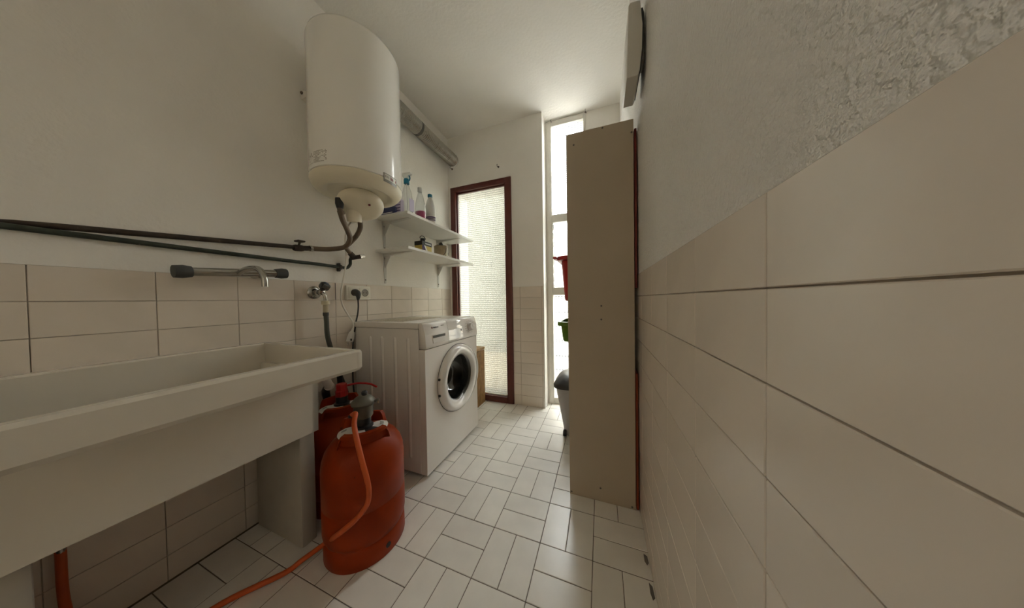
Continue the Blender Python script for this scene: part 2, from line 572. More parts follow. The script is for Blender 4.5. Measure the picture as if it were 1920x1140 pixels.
for pts in (((1214, 1038), (1221, 1043), (1224, 1056), (1221, 1060), (1216, 1052)), ((1224, 1092), (1231, 1100), (1236, 1122), (1232, 1126), (1227, 1112))):
    b = MB()
    vsx = [at(u_ - 8, v_, z=0.0006) for u_, v_ in pts]
    b.prism([(min(p.x, W - 0.003), p.y) for p in vsx], -0.001, 0.0006, 'z')
    b.build('chipped_grout', m_seam, floor)
ceiling = struct(MB().box(-0.6, W + 0.12, YN - 2.1, 2.42, H, H + 0.2).build('ceiling', m_ceil))


def two_tone(name, boxes, mats):
    b = MB()
    for bx in boxes:
        b.box(*bx[:6], mi=bx[6])
    return struct(b.build(name, mats))


# left wall
wall_left = two_tone('wall_left', [(-0.12, 0.0, YN, 2.3, ZL, H, 0), (-0.12, -0.003, YN, 2.3, -0.1, ZL, 1)], [m_paint, m_grout_w])


def wall_tiles(parent, axis, plane, sgn, c0, c1, off, top, zmin=0.0, rows=11, cut=()):
    """20 x 10 cm tiles; axis 'y' for side walls, 'x' for the far pier."""
    k0 = math.floor((c0 - off) / 0.2)
    c = off + 0.2 * k0
    while c < c1 - 1e-6:
        a0, a1 = max(c, c0), min(c + 0.2, c1)
        c += 0.2
        if a1 - a0 < 0.012:
            continue
        for r in range(rows):
            z1 = top - 0.1 * r
            z0 = max(top - 0.1 * (r + 1), zmin)
            if z1 - z0 < 0.012:
                continue
            g = 0.0017
            th = T + random.uniform(-0.0003, 0.0003)
            off_p = plane + sgn * (T / 2 - 0.004 + random.uniform(-0.0003, 0.0003))
            if axis == 'y':
                me = tile_mesh(T, a1 - a0 - g, z1 - z0 - g, 0.001, m_tile_w)
                inst('wall_tile', me, parent, (off_p, (a0 + a1) / 2, (z0 + z1) / 2))
            else:
                me = tile_mesh(a1 - a0 - g, T, z1 - z0 - g, 0.001, m_tile_w)
                inst('wall_tile', me, parent, ((a0 + a1) / 2, off_p, (z0 + z1) / 2))


wall_tiles(wall_left, 'y', 0.0, 1, -0.242, D, 0.758, ZL)
MB().box(-0.003, 0.0026, 0.9565, 0.9600, 0.992, ZL - 0.002).build('open_joint', m_rust, wall_left)
# right wall
wall_right = two_tone('wall_right', [(W, W + 0.12, YN, 2.3, ZR, H, 0), (W + 0.003, W + 0.12, YN, 2.3, -0.1, ZR, 1)], [m_stipple, m_grout_w])
wall_tiles(wall_right, 'y', W, -1, -0.0734, YW, 0.5266, ZR)
# far wall with the door opening and the pier beside it
DX0, DX1, DZ = 0.030, 0.680, 2.108
wall_far = two_tone('wall_far', [(-0.12, DX0, D, 2.42, -0.1, H, 0), (DX0, DX1, D, 2.42, DZ, H, 0), (DX1, PX1, D + 0.004, 2.42, -0.1, ZP, 1), (DX1, PX1, D, 2.42, ZP, H, 0)], [m_paint, m_grout_w])
wall_tiles(wall_far, 'x', D + 0.001, -1, DX1, PX1, 0.752 - 0.2, ZP)
struct(MB().box(PX1, PX1 + 0.006, D - 0.002, YW, -0.01, H).build('trim_1', m_paint))
# window wall
WX0, WX1, WZ1 = 0.985, 1.335, 2.60
wall_win = two_tone('wall_window', [(PX1, WX0, YW, 2.42, -0.1, H, 0), (WX1, W + 0.1, YW, 2.42, -0.1, H, 0), (WX0, WX1, YW, 2.42, WZ1, H, 0)], [m_paint, m_grout_w])
# wall behind the viewer; its doorway and the unseen hall are added for fill light
wall_near = two_tone('wall_near', [(-0.6, 0.35, YN - 0.12, YN, -0.1, H, 0), (1.45, W + 0.12, YN - 0.12, YN, -0.1, H, 0), (0.35, 1.45, YN - 0.12, YN, 2.2, H, 0)], [m_paint, m_grout_w])
two_tone('wall_added_hall', [(-0.6, W + 0.12, YN - 2.1, YN - 2.0, -0.1, H, 0), (W, W + 0.12, YN - 2.0, YN - 0.12, -0.1, H, 0), (-0.6, -0.5, YN - 2.0, -3.0, -0.1, H, 0), (-0.6, -0.5, -2.3, YN - 0.12, -0.1, H, 0),
                       (-0.6, -0.5, -3.0, -2.3, -0.1, 1.6, 0), (-0.6, -0.5, -3.0, -2.3, 2.2, H, 0)], [m_hall, m_grout_w])

# ------------------------------------------------------------------ door of cast glass
door = thing('door_1', 'red-brown framed glass door with gridded frosted pane', None, (0.355, D, 0))
struct(door)
fy0, fy1 = D - 0.012, D + 0.06
for nm, b in (('frame_stile', (DX0, DX0 + 0.058, fy0, fy1, 0, DZ)), ('frame_stile', (DX1 - 0.064, DX1, fy0, fy1, 0, DZ)),
              ('frame_rail', (DX0 + 0.058, DX1 - 0.064, fy0, fy1, DZ - 0.052, DZ)), ('frame_rail', (DX0 + 0.058, DX1 - 0.064, fy0, fy1, 0, 0.058))):
    MB().box(*b, 0.004, 2).build(nm, m_wood_red, door, 40)
for nm, b in (('glazing_bead', (DX0 + 0.058, DX0 + 0.068, D + 0.012, D + 0.03, 0.058, DZ - 0.052)), ('glazing_bead', (DX1 - 0.074, DX1 - 0.064, D + 0.012, D + 0.03, 0.058, DZ - 0.052)),
              ('glazing_bead', (DX0 + 0.068, DX1 - 0.074, D + 0.012, D + 0.03, 0.058, 0.070)), ('glazing_bead', (DX0 + 0.068, DX1 - 0.074, D + 0.012, D + 0.03, DZ - 0.064, DZ - 0.052))):
    MB().box(*b, 0.002, 1).build(nm, m_alu if b[4] < 0.06 and b[5] < 0.1 else m_wood_red, door)
MB().box(DX0 + 0.06, DX1 - 0.066, D + 0.031, D + 0.035, 0.06, DZ - 0.054).build('pane', m_door_glass, door)

# ------------------------------------------------------------------ tall window: fixed pane, louvres, fixed pane
win = struct(thing('window_1', 'tall narrow white window with louvres between two cast glass panes', None, (1.16, YW, 0)))
wy0, wy1 = YW - 0.012, YW + 0.05
FJ = 0.045
for b in ((WX0, WX0 + FJ, wy0, wy1, 0, WZ1), (WX1 - 0.022, WX1, wy0, wy1, 0, WZ1)):
    MB().box(*b, 0.004, 2).build('frame_jamb', m_alu, win, 40)
for z0, z1 in ((0, 0.056), (1.012, 1.082), (1.680, 1.752), (2.553, WZ1)):
    MB().box(WX0 + FJ, WX1 - 0.022, wy0, wy1, z0, z1, 0.004, 2).build('frame_transom', m_alu, win, 40)
gx0, gx1 = WX0 + FJ, WX1 - 0.022
MB().box(gx0 - 0.004, gx1 + 0.004, YW + 0.018, YW + 0.022, 1.748, 2.557).build('pane', m_win_glass, win)
MB().box(gx0 - 0.004, gx1 + 0.004, YW + 0.018, YW + 0.022, 0.052, 1.016).build('pane', m_low_glass, win)
for k in range(8):
    zc = 1.645 - 0.0795 * k
    zc -= 0.0
    a = math.radians(24)
    b = MB().box(gx0 + 0.012, gx1 - 0.012, -0.0025, 0.0025, -0.046, 0.046, 0.001, 1)
    for v in b.bm.verts:
        y, z = v.co.y, v.co.z
        v.co.y = y * math.cos(a) + z * math.sin(a) + YW + 0.018
        v.co.z = -y * math.sin(a) * -1 * -1 + z * math.cos(a) + zc
    sl = b.build('louvre_slat', m_slat_glass, win)
    for xx in (gx0 + 0.001, gx1 - 0.013):
        c = MB().box(xx, xx + 0.012, -0.006, 0.006, -0.036, 0.03, 0.002, 1)
        for v in c.bm.verts:
            y, z = v.co.y, v.co.z
            v.co.y = y * math.cos(a) + z * math.sin(a) + YW + 0.018
            v.co.z = -y * math.sin(a) + z * math.cos(a) + zc
        c.build('slat_clip', m_grey_alu, sl)
# thin inner casement bars of the louvre frame
for b in ((gx0, gx0 + 0.008, wy0 - 0.004, wy0 + 0.01, 1.082, 1.680), (gx1 - 0.008, gx1, wy0 - 0.004, wy0 + 0.01, 1.082, 1.680)):
    MB().box(*b, 0.002, 1).build('casement_bar', m_alu, win)


# ------------------------------------------------------------------ outside: terrace, railing, sunlit house
struct(MB().box(-7, 6, 2.42, 4.3, -0.2, -0.04).build('terrace_floor', m_terr))
rail = thing('balcony_railing', 'blue-grey horizontal bar railing outside the glazing', 'railing', (1.7, 3.15, -0.04))
for k in range(6):
    MB().box(0.48, 3.0, 3.14, 3.17, 0.03 + 0.19 * k, 0.065 + 0.19 * k, 0.004, 1).build('rail_bar', m_rail, rail)
for xx in (0.45, 1.7, 2.95):
    MB().box(xx, xx + 0.05, 3.13, 3.18, -0.04, 1.06, 0.004, 1).build('post', m_rail, rail)
nb = thing('neighbour_house', 'cream rendered house wall seen pale through the door glass', 'building', (-2.2, 4.6, -3))
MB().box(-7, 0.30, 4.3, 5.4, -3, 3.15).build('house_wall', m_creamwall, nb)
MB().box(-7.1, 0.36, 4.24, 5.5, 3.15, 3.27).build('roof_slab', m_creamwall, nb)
gw = thing('garden_wall', 'pale cream wall beyond the railing outside the tall window', 'wall', (2.2, 4.45, -3))
MB().box(0.30, 6, 4.4, 4.55, -3, 1.75).build('wall_panel', m_garden, gw)
MB().box(0.30, 6, 4.36, 4.6, 1.75, 1.81, 0.01, 1).build('coping', m_terr, gw)
bal = MB().box(-4.5, 0.72, 2.42, 3.62, 2.76, 2.90).build('added_shade_slab', m_creamwall)  # slab added to keep sky light off the door glass
tag(bal, 'cream underside of the balcony slab added outside above the glass door to shade it', 'overhang')
eave = MB().box(0.75, 2.2, 2.42, 2.63, 2.72, 2.80).build('roof_eave', m_eave)
tag(eave, 'cream soffit of the roof edge just outside the tall window', 'eave')

# ------------------------------------------------------------------ water heater
HX, HY, HR = 0.232, 0.945, 0.209
Z0, Z1 = 1.597, 2.285
wh = thing('water_heater', 'big white cylindrical electric water heater hung on the left wall', 'water heater', (HX, HY, 1.45))
MB().lathe([(0, Z1), (HR - 0.035, Z1), (HR - 0.016, Z1 - 0.004), (HR - 0.005, Z1 - 0.013), (HR, Z1 - 0.03), (HR, Z0 + 0.002), (HR - 0.003, Z0), (0.05, Z0)], (HX, HY, 0), n=96).build('tank_body', m_enamel, wh, 40)
bot = MB().lathe([(HR - 0.012, Z0 + 0.004), (HR - 0.001, Z0 - 0.004), (HR, Z0 - 0.012), (HR - 0.006, Z0 - 0.03), (HR - 0.022, Z0 - 0.047), (HR - 0.045, Z0 - 0.056),
                  (HR - 0.058, Z0 - 0.054), (HR - 0.064, Z0 - 0.046), (HR - 0.072, Z0 - 0.044), (0.09, Z0 - 0.05), (0.082, Z0 - 0.05), (0.078, Z0 - 0.03), (0, Z0 - 0.03)], (HX, HY, 0), n=96).build('bottom_cover', m_cream_pl, wh, 50)
MB().lathe([(0.075, Z0 - 0.032), (0.072, Z0 - 0.05), (0.062, Z0 - 0.05), (0.06, Z0 - 0.032)], (HX - 0.01, HY, 0), n=40).build('element_flange', m_steel, wh, 40)
# loose terminal cap, hanging askew from one screw
tl_ = math.radians(24)
dh = Vector((0.80, -0.60, 0)).normalized()
cn = (dh * math.sin(tl_) + Vector((0, 0, -1)) * math.cos(tl_)).normalized()
cc = Vector(at(677, 387, z=1.487))
cap = MB().lathe([(0.0, 0.030), (0.045, 0.029), (0.075, 0.024), (0.096, 0.013), (0.106, -0.002), (0.108, -0.016), (0.105, -0.016), (0.10, -0.002), (0.07, 0.014), (0.0, 0.02)], cc, cn, n=64).build('terminal_cap', m_cream_pl, wh, 50)
p_ = at(692, 383, z=1.487)
q_ = Vector(p_) - cc
q_ = q_ - cn * q_.dot(cn)
MB().lathe([(0.0, 0.0015), (0.006, 0.001), (0.0065, -0.003)], cc + q_ + cn * 0.0275, cn, n=16).build('indicator_lamp', m_red_ink, cap, 40)
# skirt below the cap with the cable gland
sk = Vector(at(664, 404, x=0.2))
MB().lathe([(0.034, 0.0), (0.036, 0.03), (0.03, 0.06), (0.0, 0.065)], sk + Vector((0.0, 0.0, -0.035)), (0.15, -0.2, 1), n=24).build('cable_gland', m_cream_pl, wh, 40)
scw = at(701, 369.5, z=1.532)
MB().lathe([(0, -0.008), (0.006, -0.007), (0.006, 0.012)], scw, n=10).build('screw', m_rust, wh)
# wall brackets
for yy in (0.825, 1.065):
    for zz in (2.05,):
        MB().prism([(0.0, zz - 0.025), (0.0, zz + 0.022), (0.012, zz + 0.022), (0.07, zz - 0.005), (0.07, zz - 0.02), (0.02, zz - 0.025)], yy - 0.012, yy + 0.012, 'y', 0.002, 1).build('wall_bracket', m_white_app, wh)
        MB().lathe([(0, 0.006), (0.007, 0.005), (0.008, 0.0)], (0.013, yy - 0.012, zz + 0.004), (0.4, -1, 0), n=8).build('bracket_bolt', m_rust, wh)
# printed specification and badge follow the round tank


def on_tank(ang, z, off=0.0006):
    return Vector((HX + (HR + off) * math.cos(ang), HY + (HR + off) * math.sin(ang), z))


def tank_patch(b, a0, a1, z0, z1, off=0.0006, n=6):
    A = [b.bm.verts.new(on_tank(a0 + (a1 - a0) * k / n, z0, off)) for k in range(n + 1)]
    B = [b.bm.verts.new(on_tank(a0 + (a1 - a0) * k / n, z1, off)) for k in range(n + 1)]
    for k in range(n):
        b.bm.faces.new((A[k], A[k + 1], B[k + 1], B[k]))


def tank_ang(u, v):
    """Angle and height where a sight line meets the tank."""
    d = _fw + _r2 * ((u - 959.5) / FPX) - _u2 * ((v - 570) / FPX)
    ox, oy = CAM.x - HX, CAM.y - HY
    a, b, c = d.x ** 2 + d.y ** 2, 2 * (ox * d.x + oy * d.y), ox * ox + oy * oy - HR * HR
    disc = max(b * b - 4 * a * c, 0)
    t = (-b - math.sqrt(disc)) / (2 * a)
    p = CAM + d * t
    return math.atan2(p.y - HY, p.x - HX), p.z


bd0, zb0 = tank_ang(718, 323)
bd1, _z = tank_ang(742.5, 342)
zt, zb = zb0 + 0.002, zb0 - 0.042
b = MB(); tank_patch(b, bd0, bd1, zb, zt, 0.0008, 10); badge = b.build('brand_badge', m_plate, wh)
b = MB(); tank_patch(b, bd0 + 0.03, bd1 - 0.02, zb + 0.014, zt - 0.004, 0.0014, 10); b.build('badge_inlay', m_badge, badge)
da = bd1 - bd0
b = MB()
for k in range(3):
    tank_patch(b, bd0 + da * (0.10 + 0.10 * k), bd0 + da * (0.17 + 0.10 * k), zb + 0.022, zt - 0.010, 0.0019, 2)
tag(b.build('grey_lettering', m_grey_ink, badge), kind='stuff')
b = MB()
for k, (f0, f1, dz) in enumerate(((0.46, 0.50, 0), (0.51, 0.545, 0.002), (0.555, 0.59, 0.003), (0.60, 0.64, 0.003), (0.65, 0.685, 0.003), (0.86, 0.93, 0.004))):
    tank_patch(b, bd0 + da * f0, bd0 + da * f1, zb + 0.020, zt - 0.008 - dz, 0.0019, 2)
tag(b.build('red_lettering', m_red_ink, badge), kind='stuff')
sa0, sz0 = tank_ang(579, 312)
sa1, sz1 = tank_ang(613, 305)
b = MB()
zbase = Z0 + 0.018
rs = random.Random(3)
for row in range(9):
    z_ = zbase + 0.006 * row
    f = 0.42
    while f < 0.97:
        wd = rs.uniform(0.025, 0.07)
        if rs.random() < (0.85 if f < 0.7 else 0.5):
            tank_patch(b, sa0 + (sa1 - sa0) * f, sa0 + (sa1 - sa0) * min(f + wd, 1.0), z_, z_ + 0.0034, 0.0008, 2)
        f += wd + 0.012
for f, z_, s_ in ((0.05, 0.026, 0.008), (0.13, 0.035, 0.008), (0.245, 0.038, 0.013), (0.21, 0.033, 0.008), (0.33, 0.03, 0.006), (0.12, 0.012, 0.006)):
    tank_patch(b, sa0 + (sa1 - sa0) * f, sa0 + (sa1 - sa0) * (f + 0.06), zbase + z_, zbase + z_ + s_, 0.0008, 2)
for k in range(9):
    tank_patch(b, sa0 + (sa1 - sa0) * (0.02 + 0.042 * k), sa0 + (sa1 - sa0) * (0.05 + 0.042 * k), zbase + 0.001, zbase + 0.004, 0.0008, 2)
tag(b.build('printed_specification', m_grey_ink, wh), kind='stuff')

# ------------------------------------------------------------------ flexible ventilation duct along the left wall
DXc, DZc, DR = 0.068, 2.377, 0.055
duct = thing('ventilation_duct', 'crinkled aluminium ventilation duct running along the left wall under the ceiling', 'duct', (DXc, 1.6, DZc - DR))


def corrugated(path, r, pitch, amp):
    """Rings along a path with a wavy radius."""
    pts = [Vector(p) for p in path]
    L = [0]
    for a, b_ in zip(pts, pts[1:]):
        L.append(L[-1] + (b_ - a).length)
    n = int(L[-1] / (pitch / 2))
    P, R = [], []
    j = 0
    for k in range(n + 1):
        s_ = L[-1] * k / n
        while j < len(L) - 2 and L[j + 1] < s_:
            j += 1
        t = (s_ - L[j]) / (L[j + 1] - L[j])
        P.append(pts[j].lerp(pts[j + 1], t))
        R.append(r + (amp if k % 2 else -amp) + random.uniform(-amp, amp) * 0.4)
    return P, R


yj = 1.60
arc = [(0.0, 1.00, DZc + 0.008), (0.03, 1.01, DZc + 0.008), (0.055, 1.035, DZc + 0.007), (DXc, 1.08, DZc + 0.006)]
P_, R_ = corrugated(arc + [(DXc + 0.002, 1.3, DZc + 0.002), (DXc + 0.003, yj - 0.02, DZc - 0.002)], DR + 0.002, 0.008, 0.0013)
MB().tube(P_, R_, n=36, smooth=False).build('fine_ribbed_hose', m_foil, duct, 12)
P_, R_ = corrugated([(DXc, yj - 0.005, DZc), (DXc - 0.001, 1.85, DZc - 0.001), (DXc, D + 0.0, DZc)], DR, 0.017, 0.0032)
MB().tube(P_, R_, n=36, smooth=False).build('crinkled_hose', m_foil, duct, 12)
MB().lathe([(DR - 0.002, -0.012), (DR + 0.004, -0.012), (DR + 0.004, 0.012), (DR - 0.002, 0.012)], (DXc, yj - 0.006, DZc), (0, 1, 0), n=36).build('clamp', m_darkclamp, duct, 40)
MB().lathe([(DR - 0.004, -0.004), (DR + 0.010, -0.004), (DR + 0.010, 0.0), (DR - 0.004, 0.0)], (DXc, D - 0.0005, DZc), (0, 1, 0), n=36).build('wall_collar', m_paint, duct, 40)

# ------------------------------------------------------------------ two white shelves on brackets
SX, SY0, SY1 = 0.285, 1.232, 2.085


def make_shelf(zt_, label):
    s_ = thing('wall_shelf', label, 'shelf', (0.0, SY0, zt_ - 0.018), 'white wall shelves')
    MB().box(0.001, SX, SY0, SY1, zt_ - 0.018, zt_, 0.0015, 1).build('board', m_board, s_)
    for yy in (1.305, 1.905):
        zz = zt_ - 0.018
        b = MB()
        b.prism([(0.0, zz), (0.24, zz), (0.24, zz - 0.003), (0.006, zz - 0.022), (0.006, zz - 0.022), (0.0, zz - 0.022)][:4] + [(0.0, zz - 0.022)], yy - 0.011, yy + 0.011, 'y')
        br = b.build('bracket', m_brkt, s_)
        MB().prism([(yy - 0.016, zz), (yy + 0.016, zz), (yy + 0.006, zz - 0.21), (yy - 0.006, zz - 0.21)], 0.0, 0.005, 'x').build('bracket_leg', m_brkt, br)
        MB().prism([(0.002, zz - 0.015), (0.06, zz - 0.015), (0.002, zz - 0.11)], yy - 0.002, yy + 0.002, 'y').build('bracket_web', m_brkt, br)
        for dz in (0.035, 0.185):
            MB().lathe([(0.0, 0.004), (0.004, 0.003), (0.005, 0.0)], (0.005, yy, zz - dz), (1, 0, 0), n=8).build('screw', m_rust, br)
    return s_


Z_S1, Z_S2 = 1.560, 1.334
make_shelf(Z_S1, 'upper white wall shelf holding cleaning bottles')
make_shelf(Z_S2, 'lower white wall shelf holding two small tins')

# things on the upper shelf
pk = thing('detergent_pack', 'navy blue pack lying at the near end of the upper shelf', 'pack', (0.10, 1.25, Z_S1))
MB().box(0.02, 0.17, 1.240, 1.262, Z_S1, Z_S1 + 0.05, 0.006, 2).build('pack_body', m_navy, pk, 40)
MB().box(0.05, 0.15, 1.2390, 1.2402, Z_S1 + 0.008, Z_S1 + 0.012).build('printed_line', m_whitepl, pk)
pk2 = thing('detergent_carton', 'violet and lilac carton with printed lines on the upper shelf', 'carton', (0.13, 1.277, Z_S1))
MB().box(0.06, 0.20, 1.266, 1.288, Z_S1, Z_S1 + 0.10, 0.003, 1).build('carton_body', m_violet, pk2)
lb = MB().box(0.135, 0.2015, 1.2648, 1.2895, Z_S1 + 0.012, Z_S1 + 0.098, 0.001, 1).build('label_panel', m_lilac, pk2)
for k in range(4):
    MB().box(0.142, 0.195, 1.2642, 1.2650, Z_S1 + 0.022 + 0.019 * k, Z_S1 + 0.028 + 0.019 * k).build('printed_line', m_violet, lb)


def bottle(prof_list, c, n=32, name=None, m_=None, parent=None, flat=0.75, ang=0.0):
    b = MB().lathe(prof_list, (0, 0, 0), n=n)
    for v in b.bm.verts:
        x, y = v.co.x, v.co.y * flat
        v.co.x = x * math.cos(ang) - y * math.sin(ang) + c[0]
        v.co.y = x * math.sin(ang) + y * math.cos(ang) + c[1]
        v.co.z += c[2]
    return b.build(name, m_, parent, 50)


c = (0.195, 1.326, Z_S1)
sb = thing('spray_bottle', 'clear spray bottle with teal collar and turquoise liquid on the upper shelf', 'spray bottle', c)
bottle([(0, 0), (0.036, 0), (0.040, 0.006), (0.040, 0.12), (0.035, 0.16), (0.022, 0.20), (0.015, 0.222), (0.014, 0.24)], c, name='bottle_body', m_=m_clear, parent=sb)
bottle([(0, 0.003), (0.034, 0.003), (0.038, 0.008), (0.038, 0.028), (0, 0.029)], c, name='liquid', m_=m_blueliq, parent=sb)
MB().lathe([(0.0, 0.225), (0.018, 0.225), (0.0185, 0.23), (0.0185, 0.252), (0.015, 0.258), (0, 0.26)], c, n=24).build('collar', m_bluecap, sb, 40)
b = MB().prism([(c[0] - 0.012, c[2] + 0.258), (c[0] + 0.012, c[2] + 0.258), (c[0] + 0.014, c[2] + 0.275), (c[0] + 0.045, c[2] + 0.283), (c[0] + 0.045, c[2] + 0.298), (c[0] - 0.03, c[2] + 0.30), (c[0] - 0.033, c[2] + 0.283)], c[1] - 0.010, c[1] + 0.010, 'y', 0.003, 1)
b.build('spray_head', m_whitepl, sb, 40)
MB().tube([(c[0] + 0.022, c[1], c[2] + 0.278), (c[0] + 0.03, c[1], c[2] + 0.262), (c[0] + 0.026, c[1], c[2] + 0.243)], 0.004, n=8).build('trigger', m_bluecap, sb, 60)
MB().tube([(c[0], c[1], c[2] + 0.225), (c[0] + 0.004, c[1], c[2] + 0.1), (c[0] + 0.01, c[1], c[2] + 0.01)], 0.0025, n=6).build('dip_tube', m_whitepl, sb, 60)
b = MB().box(c[0] + 0.0405, c[0] + 0.0415, c[1] - 0.022, c[1] + 0.022, c[2] + 0.03, c[2] + 0.115)
b.build('label_panel', m_lilac, sb)
c = (0.190, 1.462, Z_S1)
pb = thing('pink_cleaner_bottle', 'clear bottle a third full of pink liquid on the upper shelf', 'bottle', c)
bottle([(0, 0), (0.038, 0), (0.042, 0.006), (0.042, 0.10), (0.039, 0.135), (0.028, 0.18), (0.016, 0.215), (0.014, 0.232)], c, name='bottle_body', m_=m_clear, parent=pb)
bottle([(0, 0.003), (0.037, 0.003), (0.040, 0.008), (0.040, 0.078), (0, 0.079)], c, name='liquid', m_=m_pinkliq, parent=pb)
MB().lathe([(0.0, 0.225), (0.015, 0.225), (0.0165, 0.228), (0.016, 0.256), (0, 0.258)], c, n=20).build('cap', m_translpl, pb, 40)
c = (0.200, 1.562, Z_S1)
wb = thing('bleach_bottle', 'milky white bottle with blue cap nearest the door on the upper shelf', 'bottle', c)
bottle([(0, 0), (0.038, 0), (0.042, 0.006), (0.043, 0.12), (0.039, 0.155), (0.027, 0.195), (0.015, 0.22), (0.014, 0.23), (0, 0.23)], c, name='bottle_body', m_=m_translpl, parent=wb)
MB().lathe([(0.0, 0.222), (0.0165, 0.222), (0.0175, 0.225), (0.017, 0.244), (0.013, 0.247), (0, 0.247)], c, n=20).build('cap', m_bluecap, wb, 40)
lab = bottle([(0.0405, 0.03), (0.0435, 0.03), (0.0435, 0.075), (0.0405, 0.075)], c, name='label_band', m_=m_whitepl, parent=wb)
for k, (z_, h_) in enumerate(((0.036, 0.006), (0.047, 0.005), (0.056, 0.010))):
    bottle([(0.042, z_), (0.0442, z_), (0.0442, z_ + h_), (0.042, z_ + h_)], c, name='printed_line', m_=m_violet, parent=lab)

# things on the lower shelf
tn = thing('polish_tin', 'black and yellow square tin with black screw cap on the lower shelf', 'tin', (0.17, 1.50, Z_S2))
tx0, tx1, ty0, ty1 = 0.135, 0.205, 1.455, 1.565
MB().box(tx0, tx1, ty0, ty1, Z_S2, Z_S2 + 0.062, 0.002, 1).build('tin_body', m_yellow, tn)
MB().box(tx0 - 0.001, tx1 + 0.001, ty0 - 0.001, ty1 + 0.001, Z_S2 + 0.060, Z_S2 + 0.092, 0.002, 1).build('black_shoulder', m_black, tn)
MB().box(tx1 + 0.0005, tx1 + 0.0015, ty0, ty0 + 0.035, Z_S2, Z_S2 + 0.06).build('dark_panel', m_violet, tn)
MB().prism([(ty0 + 0.02, Z_S2 + 0.06), (ty0 + 0.035, Z_S2 + 0.06), (ty0 + 0.07, Z_S2 + 0.005), (ty0 + 0.055, Z_S2 + 0.005)], tx1 + 0.001, tx1 + 0.002, 'x').build('white_slash', m_whitepl, tn)
b = MB()
for k in range(6):
    b.box(tx1 + 0.001, tx1 + 0.0018, ty0 + 0.035 + 0.011 * k, ty0 + 0.043 + 0.011 * k, Z_S2 + 0.071, Z_S2 + 0.080)
tag(b.build('white_lettering', m_whitepl, tn), kind='stuff')
MB().lathe([(0.018, 0.09), (0.018, 0.118), (0.016, 0.12), (0, 0.12)], (0.17, 1.505, Z_S2), n=24).build('screw_cap', m_black, tn, 40)
hp = [(0.17, 1.505 + 0.03 * math.cos(a), Z_S2 + 0.118 + 0.022 * math.sin(a)) for a in [PI * k / 8 for k in range(9)]]
MB().tube(hp, 0.003, n=6, res=2).build('wire_handle', m_black, tn, 60)
cn_ = (0.165, 1.735, Z_S2)
ct = thing('paint_can', 'small cream tin can with wire handle and knob on the lower shelf', 'can', cn_)
MB().lathe([(0, 0), (0.056, 0), (0.057, 0.003), (0.056, 0.006), (0.056, 0.098), (0.0575, 0.101), (0.056, 0.104), (0.05, 0.104), (0.05, 0.100), (0, 0.100)], cn_, n=40).build('can_body', m_creamtin, ct, 40)
MB().lathe([(0.0, 0.101), (0.052, 0.101), (0.054, 0.106), (0.05, 0.109), (0, 0.108)], cn_, n=40).build('lid', m_rust, ct, 40)
MB().lathe([(0, 0.105), (0.015, 0.106), (0.017, 0.125), (0.012, 0.138), (0, 0.142)], cn_, n=20).build('knob', m_dgrey, ct, 50)
aa = [(cn_[0] + 0.058, cn_[1] - 0.045, Z_S2 + 0.02), (cn_[0] + 0.064, cn_[1] - 0.02, Z_S2 + 0.055), (cn_[0] + 0.05, cn_[1] + 0.005, Z_S2 + 0.108)]
MB().tube(aa, 0.0028, n=6).build('wire_handle', m_rust, ct, 60)
MB().lathe([(0, 0.004), (0.012, 0.003), (0.014, 0.0)], (cn_[0] + 0.04, cn_[1] + 0.042, Z_S2 + 0.045), (0.7, 0.7, 0), n=12).build('handle_ear', m_grey_ink, ct, 40)

# ------------------------------------------------------------------ water pipes and hoses on the left wall
pu = thing('water_pipe', 'upper dark tarnished water pipe ending in a valve on the left wall', 'pipe', (0.03, 0.5, 1.24), 'tarnished wall pipes')
A = at(584, 466, x=0.035)
B0 = at(532, 461.5, x=0.028)
Bd = (A - B0)
far = B0 - Bd.normalized() * 0.62
MB().tube([far, B0, at(560, 464.5, x=0.033)], 0.0095, n=12, res=3).build('pipe_run', m_pipe, pu, 60)
vv = at(559, 465, x=0.034)
MB().lathe([(0, -0.02), (0.014, -0.02), (0.016, -0.012), (0.016, 0.012), (0.014, 0.02), (0, 0.02)], vv, Bd, n=14).build('valve_body', m_pipe, pu, 40)
MB().tube([vv, vv + Vector((0.012, 0, 0.03))], 0.005, n=8, smooth=False).build('valve_stem', m_pipe, pu)
MB().box(vv.x - 0.006, vv.x + 0.03, vv.y - 0.017, vv.y + 0.017, vv.z + 0.028, vv.z + 0.036, 0.003, 1).build('valve_handle', m_pipe, pu)
MB().tube([vv, A + Bd.normalized() * 0.0], 0.0125, n=10, smooth=False).build('threaded_union', m_pipe, pu)
MB().tube([at(580, 466, x=0.036), at(585, 466, x=0.037)], 0.0155, n=14, smooth=False).build('hose_clamp', m_chrome, pu)

pl = thing('water_pipe', 'lower green-black water pipe with clip and angled stop valve on the left wall', 'pipe', (0.03, 0.6, 1.18), 'tarnished wall pipes')
q0, q1 = at(532, 488, x=0.02), at(650, 502.5, x=0.026)
q00 = q0 - (q1 - q0).normalized() * 0.62
e1 = at(656, 496, x=0.03)
e2 = at(656.5, 486, x=0.04)
MB().tube([q00, q0, at(590, 494.5, x=0.022), at(645, 502, x=0.025), q1, e1, e2, at(661, 483.5, x=0.046)], 0.0085, n=12, res=4).build('pipe_run', m_pipeg, pl, 60)
k_ = at(637, 501, x=0.024)
MB().lathe([(0.0075, -0.006), (0.0135, -0.006), (0.0135, 0.006), (0.0075, 0.006)], k_, (q1 - q0), n=14).build('pipe_clip', m_pipe, pl, 40)
MB().box(k_.x - 0.024, k_.x, k_.y - 0.006, k_.y + 0.006, k_.z - 0.024, k_.z + 0.024, 0.003, 1).build('clip_base', m_pipe, pl)
